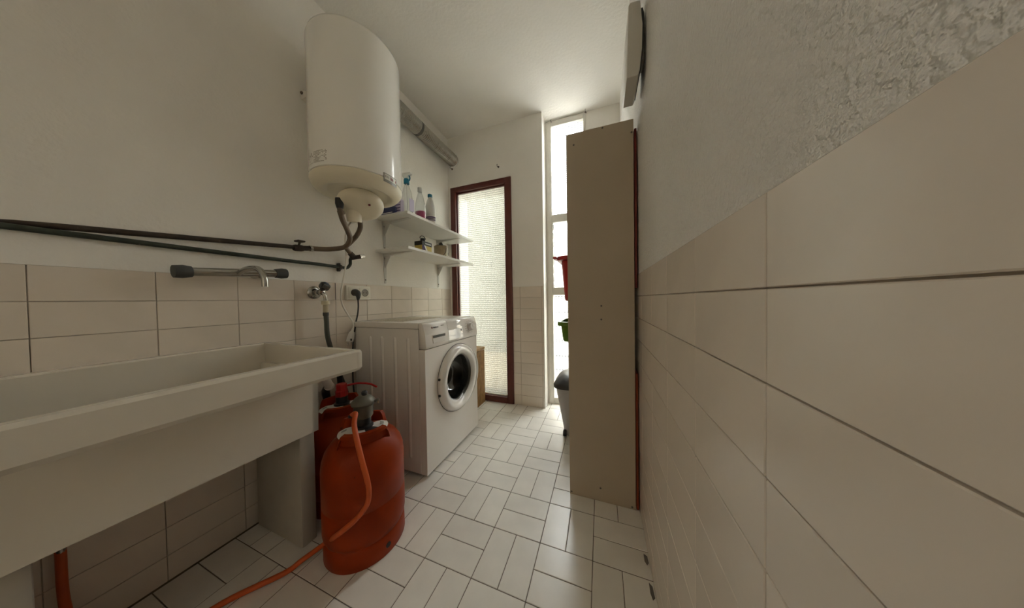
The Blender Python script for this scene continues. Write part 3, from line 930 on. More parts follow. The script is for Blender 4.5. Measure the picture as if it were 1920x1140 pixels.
s0, s1 = at(657, 484, x=0.045), at(674, 481.5, x=0.055)
MB().tube([s0, s1], 0.0125, n=12, smooth=False).build('stop_valve', m_pipe, pl)
MB().tube([s1, s1 + (s1 - s0).normalized() * 0.028], [0.014, 0.011], n=8, smooth=False).build('valve_knob', m_chrome, pl)

# hot hose: from heater to upper pipe
h1 = thing('flexible_hose', 'brown flexible hose looping from heater to the upper pipe', 'hose', at(650, 460, x=0.1), 'heater connection hoses')
MB().tube([at(636, 388, x=0.21), at(641, 410, x=0.20), at(650, 430, x=0.17), at(655.5, 448, x=0.14), at(646, 463, x=0.10), at(620, 467, x=0.06), at(600, 467, x=0.045), at(583, 466, x=0.036)], 0.0125, n=14, res=8).build('hose_tube', m_hose, h1, 60)
MB().tube([at(635, 372, x=0.21), at(636, 382, x=0.21), at(637, 391, x=0.21)], [0.017, 0.019, 0.014], n=14, res=3).build('black_union', m_black, h1, 60)
MB().tube([at(638, 395, x=0.208), at(640, 402, x=0.205)], 0.016, n=14, smooth=False).build('crimp_ferrule', m_hose, h1, 60)
h2 = thing('flexible_hose', 'shorter brown flexible hose curving from heater to the stop valve', 'hose', at(660, 450, x=0.1), 'heater connection hoses')
MB().tube([at(669, 398, x=0.2), at(674, 414, x=0.19), at(675, 427, x=0.17), at(668, 442, x=0.13), at(655, 456, x=0.09), at(648, 463, x=0.07), at(653, 471, x=0.055), at(661, 480, x=0.052)], [0.0125] * 5 + [0.0115, 0.011, 0.011], n=14, res=8).build('hose_tube', m_hose, h2, 60)
MB().tube([at(656, 475, x=0.053), at(662, 481, x=0.052)], 0.015, n=12, smooth=False).build('hose_nut', m_pipe, h2)

# heater's white cable with a plug hanging free
cb = thing('heater_power_cable', 'white heater cable hanging down to an unplugged white plug', 'cable', at(657, 630, x=0.03), None)
MB().tube([at(664, 404, x=0.2), at(652, 425, x=0.12), at(647, 445, x=0.07), at(648, 470, x=0.045), at(648.5, 490, x=0.04), at(645, 515, x=0.035), at(639.5, 545, x=0.03), at(640.5, 568, x=0.028), at(652, 590, x=0.028), at(662, 605, x=0.028), at(662, 616, x=0.028)], 0.0046, n=10, res=8).build('cable_tube', m_white_cable, cb, 60)
pt0, pt1 = at(661.5, 615, x=0.030), at(655, 641, x=0.034)
pd_ = (pt1 - pt0)
MB().tube([pt0, pt0 + pd_ * 0.22, pt0 + pd_ * 0.32, pt0 + pd_ * 0.75, pt0 + pd_ * 0.98], [0.006, 0.0075, 0.015, 0.0195, 0.018], n=16, smooth=False).build('plug', m_whitepl, cb, 40)
for s_ in (-1, 1):
    off = Vector((0, 0.009 * s_, 0.002 * s_))
    MB().tube([pt1 + off, pt1 + off + pd_.normalized() * 0.019], 0.0026, n=8, smooth=False).build('plug_pin', m_chrome, cb, 60)
tag(MB().box(pt1.x + 0.0145, pt1.x + 0.018, pt1.y - 0.006, pt1.y + 0.002, pt1.z + 0.008, pt1.z + 0.02).build('earth_slot', m_dgrey, cb))

# ------------------------------------------------------------------ double socket with the washer's black plug
sy0, sy1, szz0, szz1 = 1.010, 1.172, 0.990, 1.078
sk_ = thing('wall_socket', 'ivory double wall socket above the washing machine', 'socket', (0.01, 1.09, szz0))
MB().box(0.002, 0.020, sy0, sy1, szz0, szz1, 0.006, 2).build('cover_plate', m_socket, sk_, 40)
for yy in (1.057, 1.128):
    MB().box(0.018, 0.0225, yy - 0.034, yy + 0.034, szz0 + 0.011, szz1 - 0.011, 0.0015, 1).build('socket_module', m_socket, sk_, 40)
for yy in (1.128,):
    wl = MB().lathe([(0.024, 0.0035), (0.0205, 0.0045), (0.0195, 0.0022), (0, 0.0022)], (0.0205, yy, 1.034), (1, 0, 0), n=28).build('socket_well', m_socket_in, sk_, 40)
    for s_ in (-1, 1):
        MB().lathe([(0, 0.0006), (0.0032, 0.0005), (0.0032, -0.001)], (0.0232, yy + 0.0095 * s_, 1.034), (1, 0, 0), n=8).build('pin_hole', m_black, wl)
wc = thing('washer_power_cable', 'black plug in the left socket with its cable dropping behind the washer', 'cable', (0.03, 1.06, 0.75))
MB().tube([(0.018, 1.057, 1.034), (0.036, 1.057, 1.034), (0.050, 1.058, 1.026), (0.052, 1.060, 1.008), (0.045, 1.062, 0.99)], [0.021, 0.021, 0.018, 0.012, 0.006], n=16, res=4).build('plug', m_dgrey, wc, 50)
MB().tube([(0.046, 1.062, 0.995), (0.042, 1.066, 0.95), (0.034, 1.066, 0.90), (0.026, 1.058, 0.84), (0.02, 1.04, 0.70), (0.02, 1.036, 0.50), (0.03, 1.04, 0.30)], 0.0042, n=8).build('cable_tube', m_dgrey, wc, 60)

# ------------------------------------------------------------------ washing tap with the grey inlet hose
tp = thing('wall_tap', 'worn chrome wall tap with faceted knob feeding the washer hose', 'tap', (0.02, 0.845, 1.0))
tc_ = Vector((0.004, 0.846, 1.030))
MB().lathe([(0, 0.0), (0.034, 0.0), (0.034, 0.004), (0.028, 0.011), (0.018, 0.014), (0.0, 0.014)], tc_, (1, 0, 0), n=32).build('flange', m_chrome, tp, 40)
MB().lathe([(0.013, 0.01), (0.0145, 0.012), (0.0145, 0.03), (0.012, 0.034), (0.015, 0.04), (0.015, 0.062), (0.0, 0.066)], tc_, (1, 0.05, 0), n=20).build('tap_body', m_chrome, tp, 40)
kb = tc_ + Vector((0.052, 0.003, 0.008))
kd = Vector((0.45, 0.25, 0.75)).normalized()
MB().lathe([(0, 0.0), (0.010, 0.0), (0.011, 0.010), (0.022, 0.015), (0.026, 0.024), (0.025, 0.042), (0.016, 0.048), (0, 0.049)], kb, kd, n=8).build('knob', m_darkchrome, tp)
MB().lathe([(0, 0.048), (0.013, 0.0485), (0.011, 0.051), (0, 0.0515)], kb, kd, n=12).build('knob_cap', mat('blue_disc', (0.02, 0.05, 0.09), 0.3), tp)
MB().tube([tc_ + Vector((0.055, 0.003, 0.0)), tc_ + Vector((0.068, 0.008, -0.012)), tc_ + Vector((0.07, 0.012, -0.03)), tc_ + Vector((0.07, 0.012, -0.05))], 0.0085, n=14, res=5).build('spout', m_chrome, tp, 60)
ih = thing('washer_inlet_hose', 'dark grey inlet hose dropping from the tap behind the sink', 'hose', (0.07, 0.87, 0.4))
sp = tc_ + Vector((0.07, 0.012, -0.05))
MB().lathe([(0.013, -0.016), (0.019, -0.014), (0.019, 0.004), (0.010, 0.006)], sp, (0, 0, 1), n=16).build('screw_collar', m_conn, ih, 40)
MB().lathe([(0.011, -0.065), (0.0125, -0.06), (0.0125, -0.012), (0.010, -0.01)], sp, (0, 0, 1), n=16).build('quick_connector', m_conn, ih, 40)
MB().tube([sp + Vector((0, 0, -0.05)), sp + Vector((0, 0.002, -0.10)), sp + Vector((-0.01, 0.012, -0.19)), sp + Vector((-0.02, 0.045, -0.30)), sp + Vector((-0.03, 0.085, -0.42)), sp + Vector((-0.035, 0.13, -0.56)), sp + Vector((-0.03, 0.16, -0.72)), sp + Vector((-0.02, 0.15, -0.9))], 0.0115, n=14, res=8).build('hose_tube', m_ghose, ih, 60)
MB().lathe([(0.0118, -0.075), (0.0135, -0.072), (0.0135, -0.058), (0.0118, -0.055)], sp, (0, 0, 1), n=16).build('ferrule', m_dgrey, ih, 40)

# ------------------------------------------------------------------ laundry sink
sn = thing('laundry_sink', 'deep white ceramic laundry sink on slab legs against the left wall', 'sink', (0.3, 0.34, 0))
Y0s, Y1s = 0.03, 0.643
sec = [(0.004, 0.80), (0.004, 0.47), (0.385, 0.47), (0.392, 0.69), (0.597, 0.722), (0.612, 0.735), (0.612, 0.793), (0.604, 0.80), (0.585, 0.80), (0.577, 0.790), (0.415, 0.730), (0.375, 0.70), (0.355, 0.53), (0.340, 0.515), (0.06, 0.515), (0.04, 0.795), (0.035, 0.80)]
MB().prism(sec, Y0s + 0.02, Y1s - 0.02, 'y').build('basin', m_ceramic, sn, 30)
end = [(0.004, 0.80), (0.004, 0.715), (0.597, 0.722), (0.612, 0.735), (0.612, 0.793), (0.604, 0.80)]
for a, b_ in ((Y0s, Y0s + 0.024), (Y1s - 0.024, Y1s)):
    MB().prism(end, a, b_, 'y', 0.004, 2).build('end_rim', m_ceramic, sn, 40)
for a, b_ in ((Y0s + 0.02, Y0s + 0.04), (Y1s - 0.04, Y1s - 0.02)):
    MB().prism([(0.004, 0.72), (0.004, 0.47), (0.385, 0.47), (0.392, 0.69), (0.59, 0.722)], a, b_, 'y').build('end_wall', m_ceramic, sn)
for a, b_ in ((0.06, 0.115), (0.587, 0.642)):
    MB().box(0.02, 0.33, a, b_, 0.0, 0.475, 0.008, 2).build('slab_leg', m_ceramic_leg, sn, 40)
for k in range(9):
    t = k / 8
    xx, zz = 0.557 - 0.13 * t, 0.7820 - 0.0480 * t
    MB().tube([(xx, Y0s + 0.08, zz), (xx, Y1s - 0.09, zz)], 0.005, n=8, smooth=False).build('washboard_ridge', m_ceramic, sn, 60)
MB().lathe([(0, 0.0), (0.028, 0.0), (0.026, -0.006), (0, -0.006)], (0.16, 0.36, 0.5165), n=24).build('drain', m_chrome, sn, 40)
dp = thing('drain_pipe', 'white plastic waste pipe with black trap under the sink', 'pipe', (0.12, 0.74, 0.4))
d0, d1 = at(590, 706, x=0.16), at(617, 724, x=0.11)
MB().tube([Vector((0.19, 0.5, 0.44)), d0, d1], 0.019, n=16, res=4).build('white_elbow', m_white_cable, dp, 60)
MB().tube([d1 + (d1 - d0).normalized() * -0.004, d1 + (d1 - d0).normalized() * 0.006], 0.022, n=16, smooth=False).build('pipe_lip', m_white_cable, dp, 60)
MB().tube([d1, d1 + Vector((-0.03, 0.01, -0.015)), Vector((0.032, d1.y + 0.03, d1.z - 0.05)), Vector((0.026, d1.y + 0.04, d1.z - 0.12)), Vector((0.024, d1.y + 0.04, d1.z - 0.35)), Vector((0.024, d1.y + 0.04, 0.0))], [0.019, 0.019, 0.019, 0.018, 0.018, 0.018], n=16).build('black_trap', m_black, dp, 60)
# black waste hose rising beside it
wh2 = thing('washer_waste_hose', 'black corrugated waste hose standing behind the gas bottles', 'hose', (0.04, 0.93, 0.2))
MB().tube([(0.07, 0.965, 0.02), (0.055, 0.955, 0.2), (0.05, 0.945, 0.42), (0.05, 0.93, 0.60), (0.05, 0.90, 0.66), (0.02, 0.89, 0.68)], 0.014, n=12).build('hose_tube', m_black, wh2, 60)
# mixer over the sink (its dark knob is what the photograph shows at its left edge)
mx_ = thing('sink_mixer', 'chrome wall mixer with dark knob over the laundry sink', 'tap', (0.06, 0.55, 1.06))
MB().tube([(0.055, 0.42, 1.095), (0.055, 0.665, 1.112)], 0.016, n=16, smooth=False).build('mixer_body', m_chrome, mx_, 60)
for yy in (0.47, 0.61):
    MB().tube([(0.0, yy, 1.10), (0.055, yy, 1.10)], 0.013, n=14, smooth=False).build('wall_union', m_chrome, mx_, 60)
MB().tube([(0.055, 0.66, 1.112), (0.055, 0.682, 1.1135), (0.055, 0.70, 1.1145)], [0.02, 0.024, 0.022], n=12, smooth=False).build('knob', m_dgrey, mx_, 30)
MB().tube([(0.055, 0.42, 1.095), (0.055, 0.40, 1.0935), (0.055, 0.38, 1.092)], [0.02, 0.024, 0.022], n=12, smooth=False).build('knob', m_dgrey, mx_, 30)
MB().tube([(0.06, 0.54, 1.10), (0.12, 0.54, 1.115), (0.20, 0.54, 1.11), (0.235, 0.54, 1.075), (0.24, 0.54, 1.04)], 0.010, n=12).build('spout', m_chrome, mx_, 60)

# ------------------------------------------------------------------ gas bottles
TOCAM = Vector((0.79, -0.61, 0)).normalized()


def gas_bottle(c, label, turn=0.0):
    c = Vector((c[0], c[1], 0))
    g = thing('gas_bottle', label, 'gas bottle', c, 'orange gas bottles')
    R = 0.1465
    body = MB().lathe([(0, 0.055), (0.10, 0.055), (0.125, 0.060), (0.137, 0.070), (R - 0.002, 0.088), (R, 0.10), (R, 0.196), (R - 0.0025, 0.199), (R - 0.0025, 0.203), (R, 0.206), (R, 0.335),
                       (R - 0.003, 0.362), (R - 0.012, 0.392), (R - 0.029, 0.418), (R - 0.055, 0.440), (R - 0.085, 0.453), (0.035, 0.459), (0, 0.46)], c, n=72).build('tank', m_orange, g, 40)
    MB().lathe([(0.128, 0.086), (0.139, 0.076), (0.143, 0.066), (0.144, 0.004), (0.142, 0.0), (0.138, 0.0), (0.136, 0.06), (0.122, 0.08)], c, n=72).build('foot_ring', m_orange, g, 40)
    for k in range(3):
        a = 0.55 + turn + 2 * PI * k / 3 - 0.7
        d = Vector((math.cos(a), math.sin(a), 0))
        MB().lathe([(0, 0.0008), (0.010, 0.0006), (0.010, -0.004)], c + d * 0.1437 + Vector((0, 0, 0.034)), d, n=12).build('drain_hole', m_black, g)
    # two bent-plate carrying handles on the shoulder
    for s_ in (1, -1):
        a_c = math.atan2(TOCAM.y * s_, TOCAM.x * s_) + turn
        b = MB()
        n = 18
        prof = []
        span = 0.95
        rows = []
        for k in range(n + 1):
            t = -span + 2 * span * k / n
            a = a_c + t
            edge = min(1.0, (span - abs(t)) / 0.22)
            lo_z, hi_z = 0.418, 0.432 + 0.050 * math.sin(edge * PI / 2)
            r0 = 0.092
            d = Vector((math.cos(a), math.sin(a), 0))
            p0 = c + d * r0 + Vector((0, 0, lo_z))
            p1 = c + d * (r0 + 0.002) + Vector((0, 0, hi_z))
            p2 = c + d * (r0 + 0.018) + Vector((0, 0, hi_z - 0.002))
            p3 = c + d * (r0 + 0.019) + Vector((0, 0, hi_z - 0.014))
            p4 = c + d * (r0 + 0.015) + Vector((0, 0, hi_z - 0.014))
            p5 = c + d * (r0 + 0.014) + Vector((0, 0, hi_z - 0.006))
            p6 = c + d * (r0 + 0.006) + Vector((0, 0, hi_z - 0.005))
            p7 = c + d * (r0 + 0.004) + Vector((0, 0, lo_z))
            rows.append([b.bm.verts.new(p) for p in (p0, p1, p2, p3, p4, p5, p6, p7)])
        for A_, B_ in zip(rows, rows[1:]):
            for q in range(8):
                b.bm.faces.new((A_[q], A_[(q + 1) % 8], B_[(q + 1) % 8], B_[q]))
        b.bm.faces.new(rows[0]); b.bm.faces.new(rows[-1][::-1])
        b.build('carrying_handle', m_orange, g, 40)
    MB().lathe([(0.034, 0.452), (0.034, 0.470), (0.026, 0.474), (0.026, 0.50), (0.023, 0.505), (0, 0.505)], c, n=28).build('valve', m_black, g, 40)
    # printed paper collar in two lobes

    def lobe(a0, a1, r0, r1, m_, z_off=0.0, nm='paper_collar'):
        b = MB()
        n = 14
        def zz(r):
            return (0.4625 if r < 0.065 else 0.4625 - (r - 0.065) * 0.40) + z_off
        rows = []
        for k in range(n + 1):
            t = k / n
            a = a0 + (a1 - a0) * t
            rr = r0 + (r1 - r0) * min(1, math.sin(PI * t) * 2.2 + 0.15)
            d = Vector((math.cos(a), math.sin(a), 0))
            row = []
            for q in range(4):
                r_ = r0 + (rr - r0) * q / 3
                row.append(b.bm.verts.new(c + d * r_ + Vector((0, 0, zz(r_)))))
            rows.append(row)
        for A_, B_ in zip(rows, rows[1:]):
            for q in range(3):
                b.bm.faces.new((A_[q], A_[q + 1], B_[q + 1], B_[q]))
        return b.build(nm, m_, g)
    ac = math.atan2(TOCAM.y, TOCAM.x) + turn
    p1 = lobe(ac - 2.1, ac - 0.7, 0.034, 0.091, m_paper)
    p2 = lobe(ac + 0.75, ac + 2.0, 0.034, 0.088, m_paper)
    lobe(ac + 0.05, ac + 0.95, 0.034, 0.085, m_ink, 0.0006, 'black_collar')
    lobe(ac - 1.0, ac + 0.15, 0.034, 0.070, m_paper, 0.0003)
    lobe(ac + 1.2, ac + 1.7, 0.058, 0.072, m_grey_ink, 0.0012, 'collar_print')
    lobe(ac - 1.75, ac - 1.5, 0.060, 0.078, m_grey_ink, 0.0012, 'collar_print')
    lobe(ac + 0.35, ac + 0.7, 0.060, 0.072, m_grey_ink, 0.0016, 'collar_print')
    return g


G1 = (0.522, 0.712)
G2 = (0.212, 0.835)
gas_bottle(G1, 'orange gas bottle in front with grey regulator and scuffed paint')
g2 = gas_bottle(G2, 'orange gas bottle behind with red safety cap beside the sink leg', 0.15)
c2 = Vector((G2[0], G2[1], 0))
cap2 = MB().lathe([(0.0, 0.565), (0.022, 0.565), (0.024, 0.560), (0.024, 0.535), (0.027, 0.53), (0.027, 0.505), (0.024, 0.503)], c2, n=8).build('safety_cap', m_red, g2, 20)
MB().tube([c2 + Vector((0.015, 0.02, 0.552)), c2 + Vector((0.05, 0.05, 0.556)), c2 + Vector((0.10, 0.075, 0.55)), c2 + Vector((0.14, 0.085, 0.535))], 0.005, n=8).build('cap_strap', m_red, cap2, 60)
# regulator
c1 = Vector((G1[0], G1[1], 0))
rg = thing('gas_regulator', 'round grey metal regulator clipped on the front gas bottle', 'regulator', (G1[0], G1[1], 0.5))
MB().lathe([(0, 0.503), (0.031, 0.503), (0.034, 0.508), (0.036, 0.55), (0.043, 0.556), (0.045, 0.562), (0.043, 0.568), (0.032, 0.582), (0.018, 0.592), (0, 0.595)], c1, n=44).build('regulator_body', m_reg, rg, 35)
MB().lathe([(0, 0.59), (0.010, 0.592), (0.012, 0.604), (0.008, 0.610), (0, 0.611)], c1 + Vector((0.004, 0.002, 0)), n=16).build('knob', m_black, rg, 40)
MB().tube([c1 + Vector((0.036, 0.018, 0.562)), c1 + Vector((0.052, 0.026, 0.570)), c1 + Vector((0.05, 0.028, 0.556))], 0.005, n=8, res=4).build('lever', m_reg, rg, 60)
o0 = Vector(at(668, 773, x=G1[0] + 0.005))
o0 = c1 + Vector((-0.008, -0.034, 0.525))
MB().tube([c1 + Vector((0.0, -0.02, 0.528)), o0, o0 + Vector((-0.006, -0.02, -0.002))], [0.009, 0.009, 0.006], n=12, smooth=False).build('hose_outlet', m_black, rg, 60)
gh = thing('gas_hose', 'orange rubber gas hose hanging over the front bottle and along the floor', 'hose', (0.4, 0.5, 0))
front = lambda u, v, k: (lambda d: CAM + d * (((c1 + TOCAM * k) - CAM).dot(TOCAM) / d.dot(TOCAM)))(_fw + _r2 * ((u - 959.5) / FPX) - _u2 * ((v - 570) / FPX))
hp = [o0 + Vector((-0.006, -0.006, 0.0)), front(666, 776, 0.055), front(663.5, 795, 0.085), front(668, 822, 0.13), front(677, 860, 0.165), front(686, 893, 0.175), front(691, 920, 0.178), front(688, 945, 0.178), front(672, 968, 0.178), front(645, 993, 0.185),
      at(605, 1022, z=0.055), at(565, 1051, z=0.03), at(532, 1075, z=0.016), Vector((0.30, 0.40, 0.012)), Vector((0.24, 0.28, 0.012)), Vector((0.14, 0.20, 0.03)), Vector((0.06, 0.18, 0.14)), Vector((0.03, 0.18, 0.30))]
MB().tube(hp, 0.0088, n=14, res=8).build('hose_tube', m_orange_hose, gh, 60)
MB().tube([(0.0, 0.18, 0.34), (0.03, 0.18, 0.34), (0.032, 0.18, 0.30), (0.031, 0.18, 0.28)], [0.010, 0.010, 0.008, 0.008], n=10, smooth=False).build('wall_spigot', m_chrome, gh, 60)

# ------------------------------------------------------------------ washing machine
WXA, WXB, WY0, WY1, WZT = 0.022, 0.548, 1.056, 1.632, 0.856
wm = thing('washing_machine', 'white front-loading washing machine facing the middle of the room', 'washing machine', (0.28, 1.34, 0))
zb_ = 0.018
b = MB()
# open-fronted shell: sides, back, floor
b.box(WXA, 0.505, WY0, WY0 + 0.004, zb_, 0.8205)
b.build('side_panel', m_white_app, wm)
MB().box(WXA, 0.505, WY1 - 0.004, WY1, zb_, 0.815).build('side_panel', m_white_app, wm)
MB().box(WXA, WXA + 0.004, WY0 + 0.004, WY1 - 0.004, zb_, 0.815).build('back_panel', m_white_app, wm)
MB().box(WXA + 0.004, 0.505, WY0 + 0.004, WY1 - 0.004, zb_, zb_ + 0.004).build('base_plate', m_dgrey, wm)
for x_ in (0.147, 0.241, 0.338, 0.434):
    # pressed ribs, round-ended
    b = MB()
    n = 8
    rows = []
    for z_, wv in [(0.772, 0.0)] + [(0.772 - 0.014 * (1 - math.cos(PI / 2 * k / 5)), math.sin(PI / 2 * k / 5)) for k in range(1, 6)] + [(0.095 + 0.014 * (1 - math.cos(PI / 2 * k / 5)), math.sin(PI / 2 * k / 5)) for k in range(5, 0, -1)] + [(0.095, 0.0)]:
        hw = max(0.013 * wv, 0.0005)
        rows.append([b.bm.verts.new((x_ - hw + 2 * hw * q / n, WY0 + 0.001 - 0.0065 * math.sin(PI * q / n) * max(wv, 0.02), z_)) for q in range(n + 1)])
    for A_, B_ in zip(rows, rows[1:]):
        for q in range(n):
            b.bm.faces.new((A_[q], A_[q + 1], B_[q + 1], B_[q]))
    b.build('pressed_rib', m_white_app, wm, 80)
PC, PZ = 1.372, 0.472
fr_ = MB().hole_plate(WXB, WY0, WY1, zb_, 0.708, PC, PZ, 0.162, 0.041, 64).build('front_panel', m_white_app, wm, 30)
MB().box(WXB - 0.041, WXB - 0.002, WY0 + 0.001, WY0 + 0.003, zb_, 0.708).build('front_seam', m_white_app, wm)
# sloping control panel
pp = [(0.508, 0.712), (WXB + 0.006, 0.712), (WXB + 0.007, 0.725), (WXB + 0.002, 0.79), (WXB - 0.010, 0.842), (WXB - 0.018, 0.853), (0.508, 0.853)]
cpan = MB().prism(pp, WY0 + 0.001, 1.268, 'y', 0.0015, 1).build('drawer_fascia', m_white_app, wm, 50)
cpan2 = MB().prism(pp, 1.2705, WY1 - 0.001, 'y', 0.0015, 1).build('control_panel', m_white_gloss, wm, 50)
MB().box(WXA - 0.004, 0.506, WY0 - 0.004, WY1 + 0.004, 0.822, WZT, 0.005, 2).build('worktop', m_white_app, wm, 40)
MB().box(0.075, 0.36, WY0 + 0.05, 1.46, WZT - 0.001, WZT + 0.0012).build('worktop_inset', m_speck, wm)
MB().box(0.503, 0.509, WY0 + 0.004, WY1 - 0.004, 0.71, 0.85).build('panel_gap', m_seam, wm)


def on_panel(y, z, off=0.0):
    pts = [(0.725, WXB + 0.007), (0.79, WXB + 0.002), (0.842, WXB - 0.010)]
    for (z0, x0), (z1, x1) in zip(pts, pts[1:]):
        if z <= z1:
            t = (z - z0) / (z1 - z0)
            return Vector((x0 + (x1 - x0) * t + off, y, z))
    return Vector((WXB - 0.010 + off, y, z))


# detergent drawer grip: scoop, its shadow put in as a black strip
gz0, gz1, gy0, gy1 = 0.737, 0.779, 1.117, 1.232
MB().box(WXB - 0.004, WXB + 0.0068, gy0 - 0.003, gy1 + 0.003, gz0 - 0.003, gz1 + 0.003, 0.002, 1).build('drawer_grip', m_white_app, wm, 40)
b = MB().prism([(WXB + 0.0065, gz1), (WXB + 0.0074, gz1), (WXB + 0.0074, gz1 - 0.013), (WXB + 0.0065, gz1 - 0.015)], gy0, gy1, 'y')
b.build('grip_shadow', m_black, wm)
b = MB().prism([(WXB + 0.0060, gz1 - 0.015), (WXB + 0.0072, gz1 - 0.015), (WXB + 0.0105, gz0), (WXB + 0.0060, gz0)], gy0, gy1, 'y')
b.build('grip_scoop', m_white_gloss, wm)
# logo ring and lettering
cL = on_panel(1.124, 0.823, 0.0008)
pn = (on_panel(1.2, 0.84) - on_panel(1.2, 0.80)).normalized()
nx = Vector((0, 1, 0)).cross(pn).normalized()
MB().lathe([(0.0062, 0), (0.0062, 0.0008), (0.0046, 0.0008), (0.0046, 0)], cL, nx, n=24).build('logo_ring', m_red_ink, wm)
MB().tube([cL - Vector((0, 0.002, 0)) + pn * 0.003 + nx * 0.0005, cL - Vector((0, 0.002, 0)) - pn * 0.003 + nx * 0.0005], 0.0006, n=4, smooth=False).build('logo_bar', m_red_ink, wm)
MB().tube([cL + Vector((0, 0.002, 0)) + pn * 0.003 + nx * 0.0005, cL + Vector((0, 0.002, 0)) - pn * 0.003 + nx * 0.0005], 0.0006, n=4, smooth=False).build('logo_bar', m_red_ink, wm)
tag(text_mesh('lettering', 'BOSCH', 0.0135, m_ink, wm, on_panel(1.136, 0.8185, 0.0012), (0, 1, 0), pn), kind='stuff')
b = MB()
for k in range(7):
    q = on_panel(1.207 + 0.0042 * k, 0.826, 0.0008)
    b.box(q.x - 0.001, q.x + 0.0006, q.y, q.y + 0.003, q.z, q.z + 0.004)
tag(b.build('model_print', m_grey_ink, wm), kind='stuff')
# programme knob, button and dial print
kq = on_panel(1.527, 0.785, 0.0)
knob = MB().lathe([(0.030, 0.0), (0.029, 0.008), (0.026, 0.010), (0.024, 0.024), (0.021, 0.027), (0, 0.028)], kq, nx, n=40).build('programme_knob', m_white_gloss, wm, 40)
MB().box(kq.x + 0.0275, kq.x + 0.0305, kq.y - 0.0012, kq.y + 0.0012, kq.z + 0.004, kq.z + 0.022).build('knob_mark', m_grey_ink, knob)
MB().lathe([(0.008, 0.0), (0.0075, 0.005), (0, 0.006)], on_panel(1.420, 0.777, 0.0), nx, n=16).build('start_button', m_grey_alu, wm, 40)
b = MB()
for k in range(14):
    a = PI * 0.5 + 2 * PI * k / 14
    for j in range(3):
        y_, z_ = 1.527 + (0.046 + 0.008 * j) * math.cos(a), 0.785 + 0.040 * math.sin(a)
        if z_ < 0.73 or z_ > 0.838 or y_ > 1.615:
            continue
        q = on_panel(y_, z_, 0.0006)
        b.box(q.x - 0.001, q.x + 0.0004, q.y, q.y + 0.006, q.z, q.z + 0.0022)
tag(b.build('dial_print', m_grey_ink, wm), kind='stuff')
# porthole
pc = Vector((WXB, PC, PZ))
ring = MB().lathe([(0.214, -0.001), (0.215, 0.008), (0.211, 0.022), (0.200, 0.032), (0.185, 0.035), (0.165, 0.031), (0.150, 0.022), (0.146, 0.012), (0.146, -0.006), (0.150, -0.006)], pc, (1, 0, 0), n=80).build('door_ring', m_white_gloss, wm, 60)
MB().lathe([(0.146, 0.013), (0.141, 0.010), (0.135, -0.012), (0.120, -0.055), (0.098, -0.085), (0.06, -0.092), (0, -0.095)], pc, (1, 0, 0), n=64).build('door_glass', m_darkglass, ring, 60)
gas = MB().lathe([(0.162, -0.004), (0.156, -0.012), (0.150, -0.035), (0.156, -0.058), (0.168, -0.068)], pc, (1, 0, 0), n=64).build('door_gasket', m_dgrey, wm, 60)
MB().lathe([(0.166, -0.068), (0.23, -0.085), (0.235, -0.30), (0.22, -0.34), (0, -0.345)], pc, (1, 0, 0), n=64).build('drum', m_steel, wm, 60)
MB().lathe([(0.2165, -0.001), (0.2195, 0.0006), (0.2165, 0.0012)], pc, (1, 0, 0), n=80).build('ring_shadow', m_seam, wm, 60)  # shadow line round the door, put in as a dark ring
# door pull on the far side of the ring
hb = MB()
rows = []
for k in range(13):
    a = math.radians(-52 + 104 * k / 12)
    d = Vector((0, math.cos(a), math.sin(a)))
    e = math.sin(PI * k / 12) ** 0.5 if 0 < k < 12 else 0.05
    rows.append([hb.bm.verts.new(pc + d * r_ + Vector((x_, 0, 0))) for r_, x_ in ((0.205, 0.010), (0.205, 0.026 + 0.008 * e), (0.213 + 0.010 * e, 0.024 + 0.008 * e), (0.214 + 0.012 * e, 0.012))])
for A_, B_ in zip(rows, rows[1:]):
    for q in range(4):
        hb.bm.faces.new((A_[q], A_[(q + 1) % 4], B_[(q + 1) % 4], B_[q]))
hb.bm.faces.new(rows[0]); hb.bm.faces.new(rows[-1][::-1])
hb.build('door_pull', m_white_gloss, ring, 40)
for z_ in (0.515, 0.42):
    MB().box(WXB + 0.004, WXB + 0.016, 1.372 - 0.2165, 1.372 - 0.205, z_ - 0.007, z_ + 0.007, 0.002, 1).build('hinge_slot', m_black, ring)
for x_, y_ in ((0.07, 1.10), (0.07, 1.59), (0.49, 1.10), (0.49, 1.59)):
    MB().lathe([(0, 0), (0.022, 0), (0.022, 0.006), (0.012, 0.008), (0.012, 0.022)], (x_, y_, 0), n=16).build('foot', m_dgrey, wm, 40)

# ------------------------------------------------------------------ slatted wooden hamper behind the washer
hm = thing('wooden_hamper', 'honey coloured slatted wooden box standing by the door behind the washer', 'hamper', (0.22, 1.98, 0))
hx0, hx1, hy0, hy1, hz = 0.06, 0.392, 1.87, 2.075, 0.53
MB().box(hx0 - 0.002, hx1 + 0.002, hy0 - 0.002, hy1 + 0.002, hz - 0.022, hz, 0.003, 1).build('top_board', m_bamboo, hm)
MB().box(hx0 + 0.012, hx1 - 0.012, hy0 + 0.012, hy1 - 0.012, 0.02, hz - 0.05).build('inner_box', m_bamboo, hm)
for z_ in (0.035, hz - 0.05):
    MB().box(hx0 + 0.004, hx1 - 0.004, hy0 + 0.004, hy1 - 0.004, z_ - 0.015, z_ + 0.015).build('frame_band', m_bamboo, hm)
n = 8
for k in range(n):
    y_ = hy0 + (hy1 - hy0) * (k + 0.5) / n
    MB().box(hx1 - 0.006, hx1, y_ - 0.010, y_ + 0.010, 0.0, hz - 0.026, 0.002, 1).build('slat', m_bamboo, hm)
n = 12
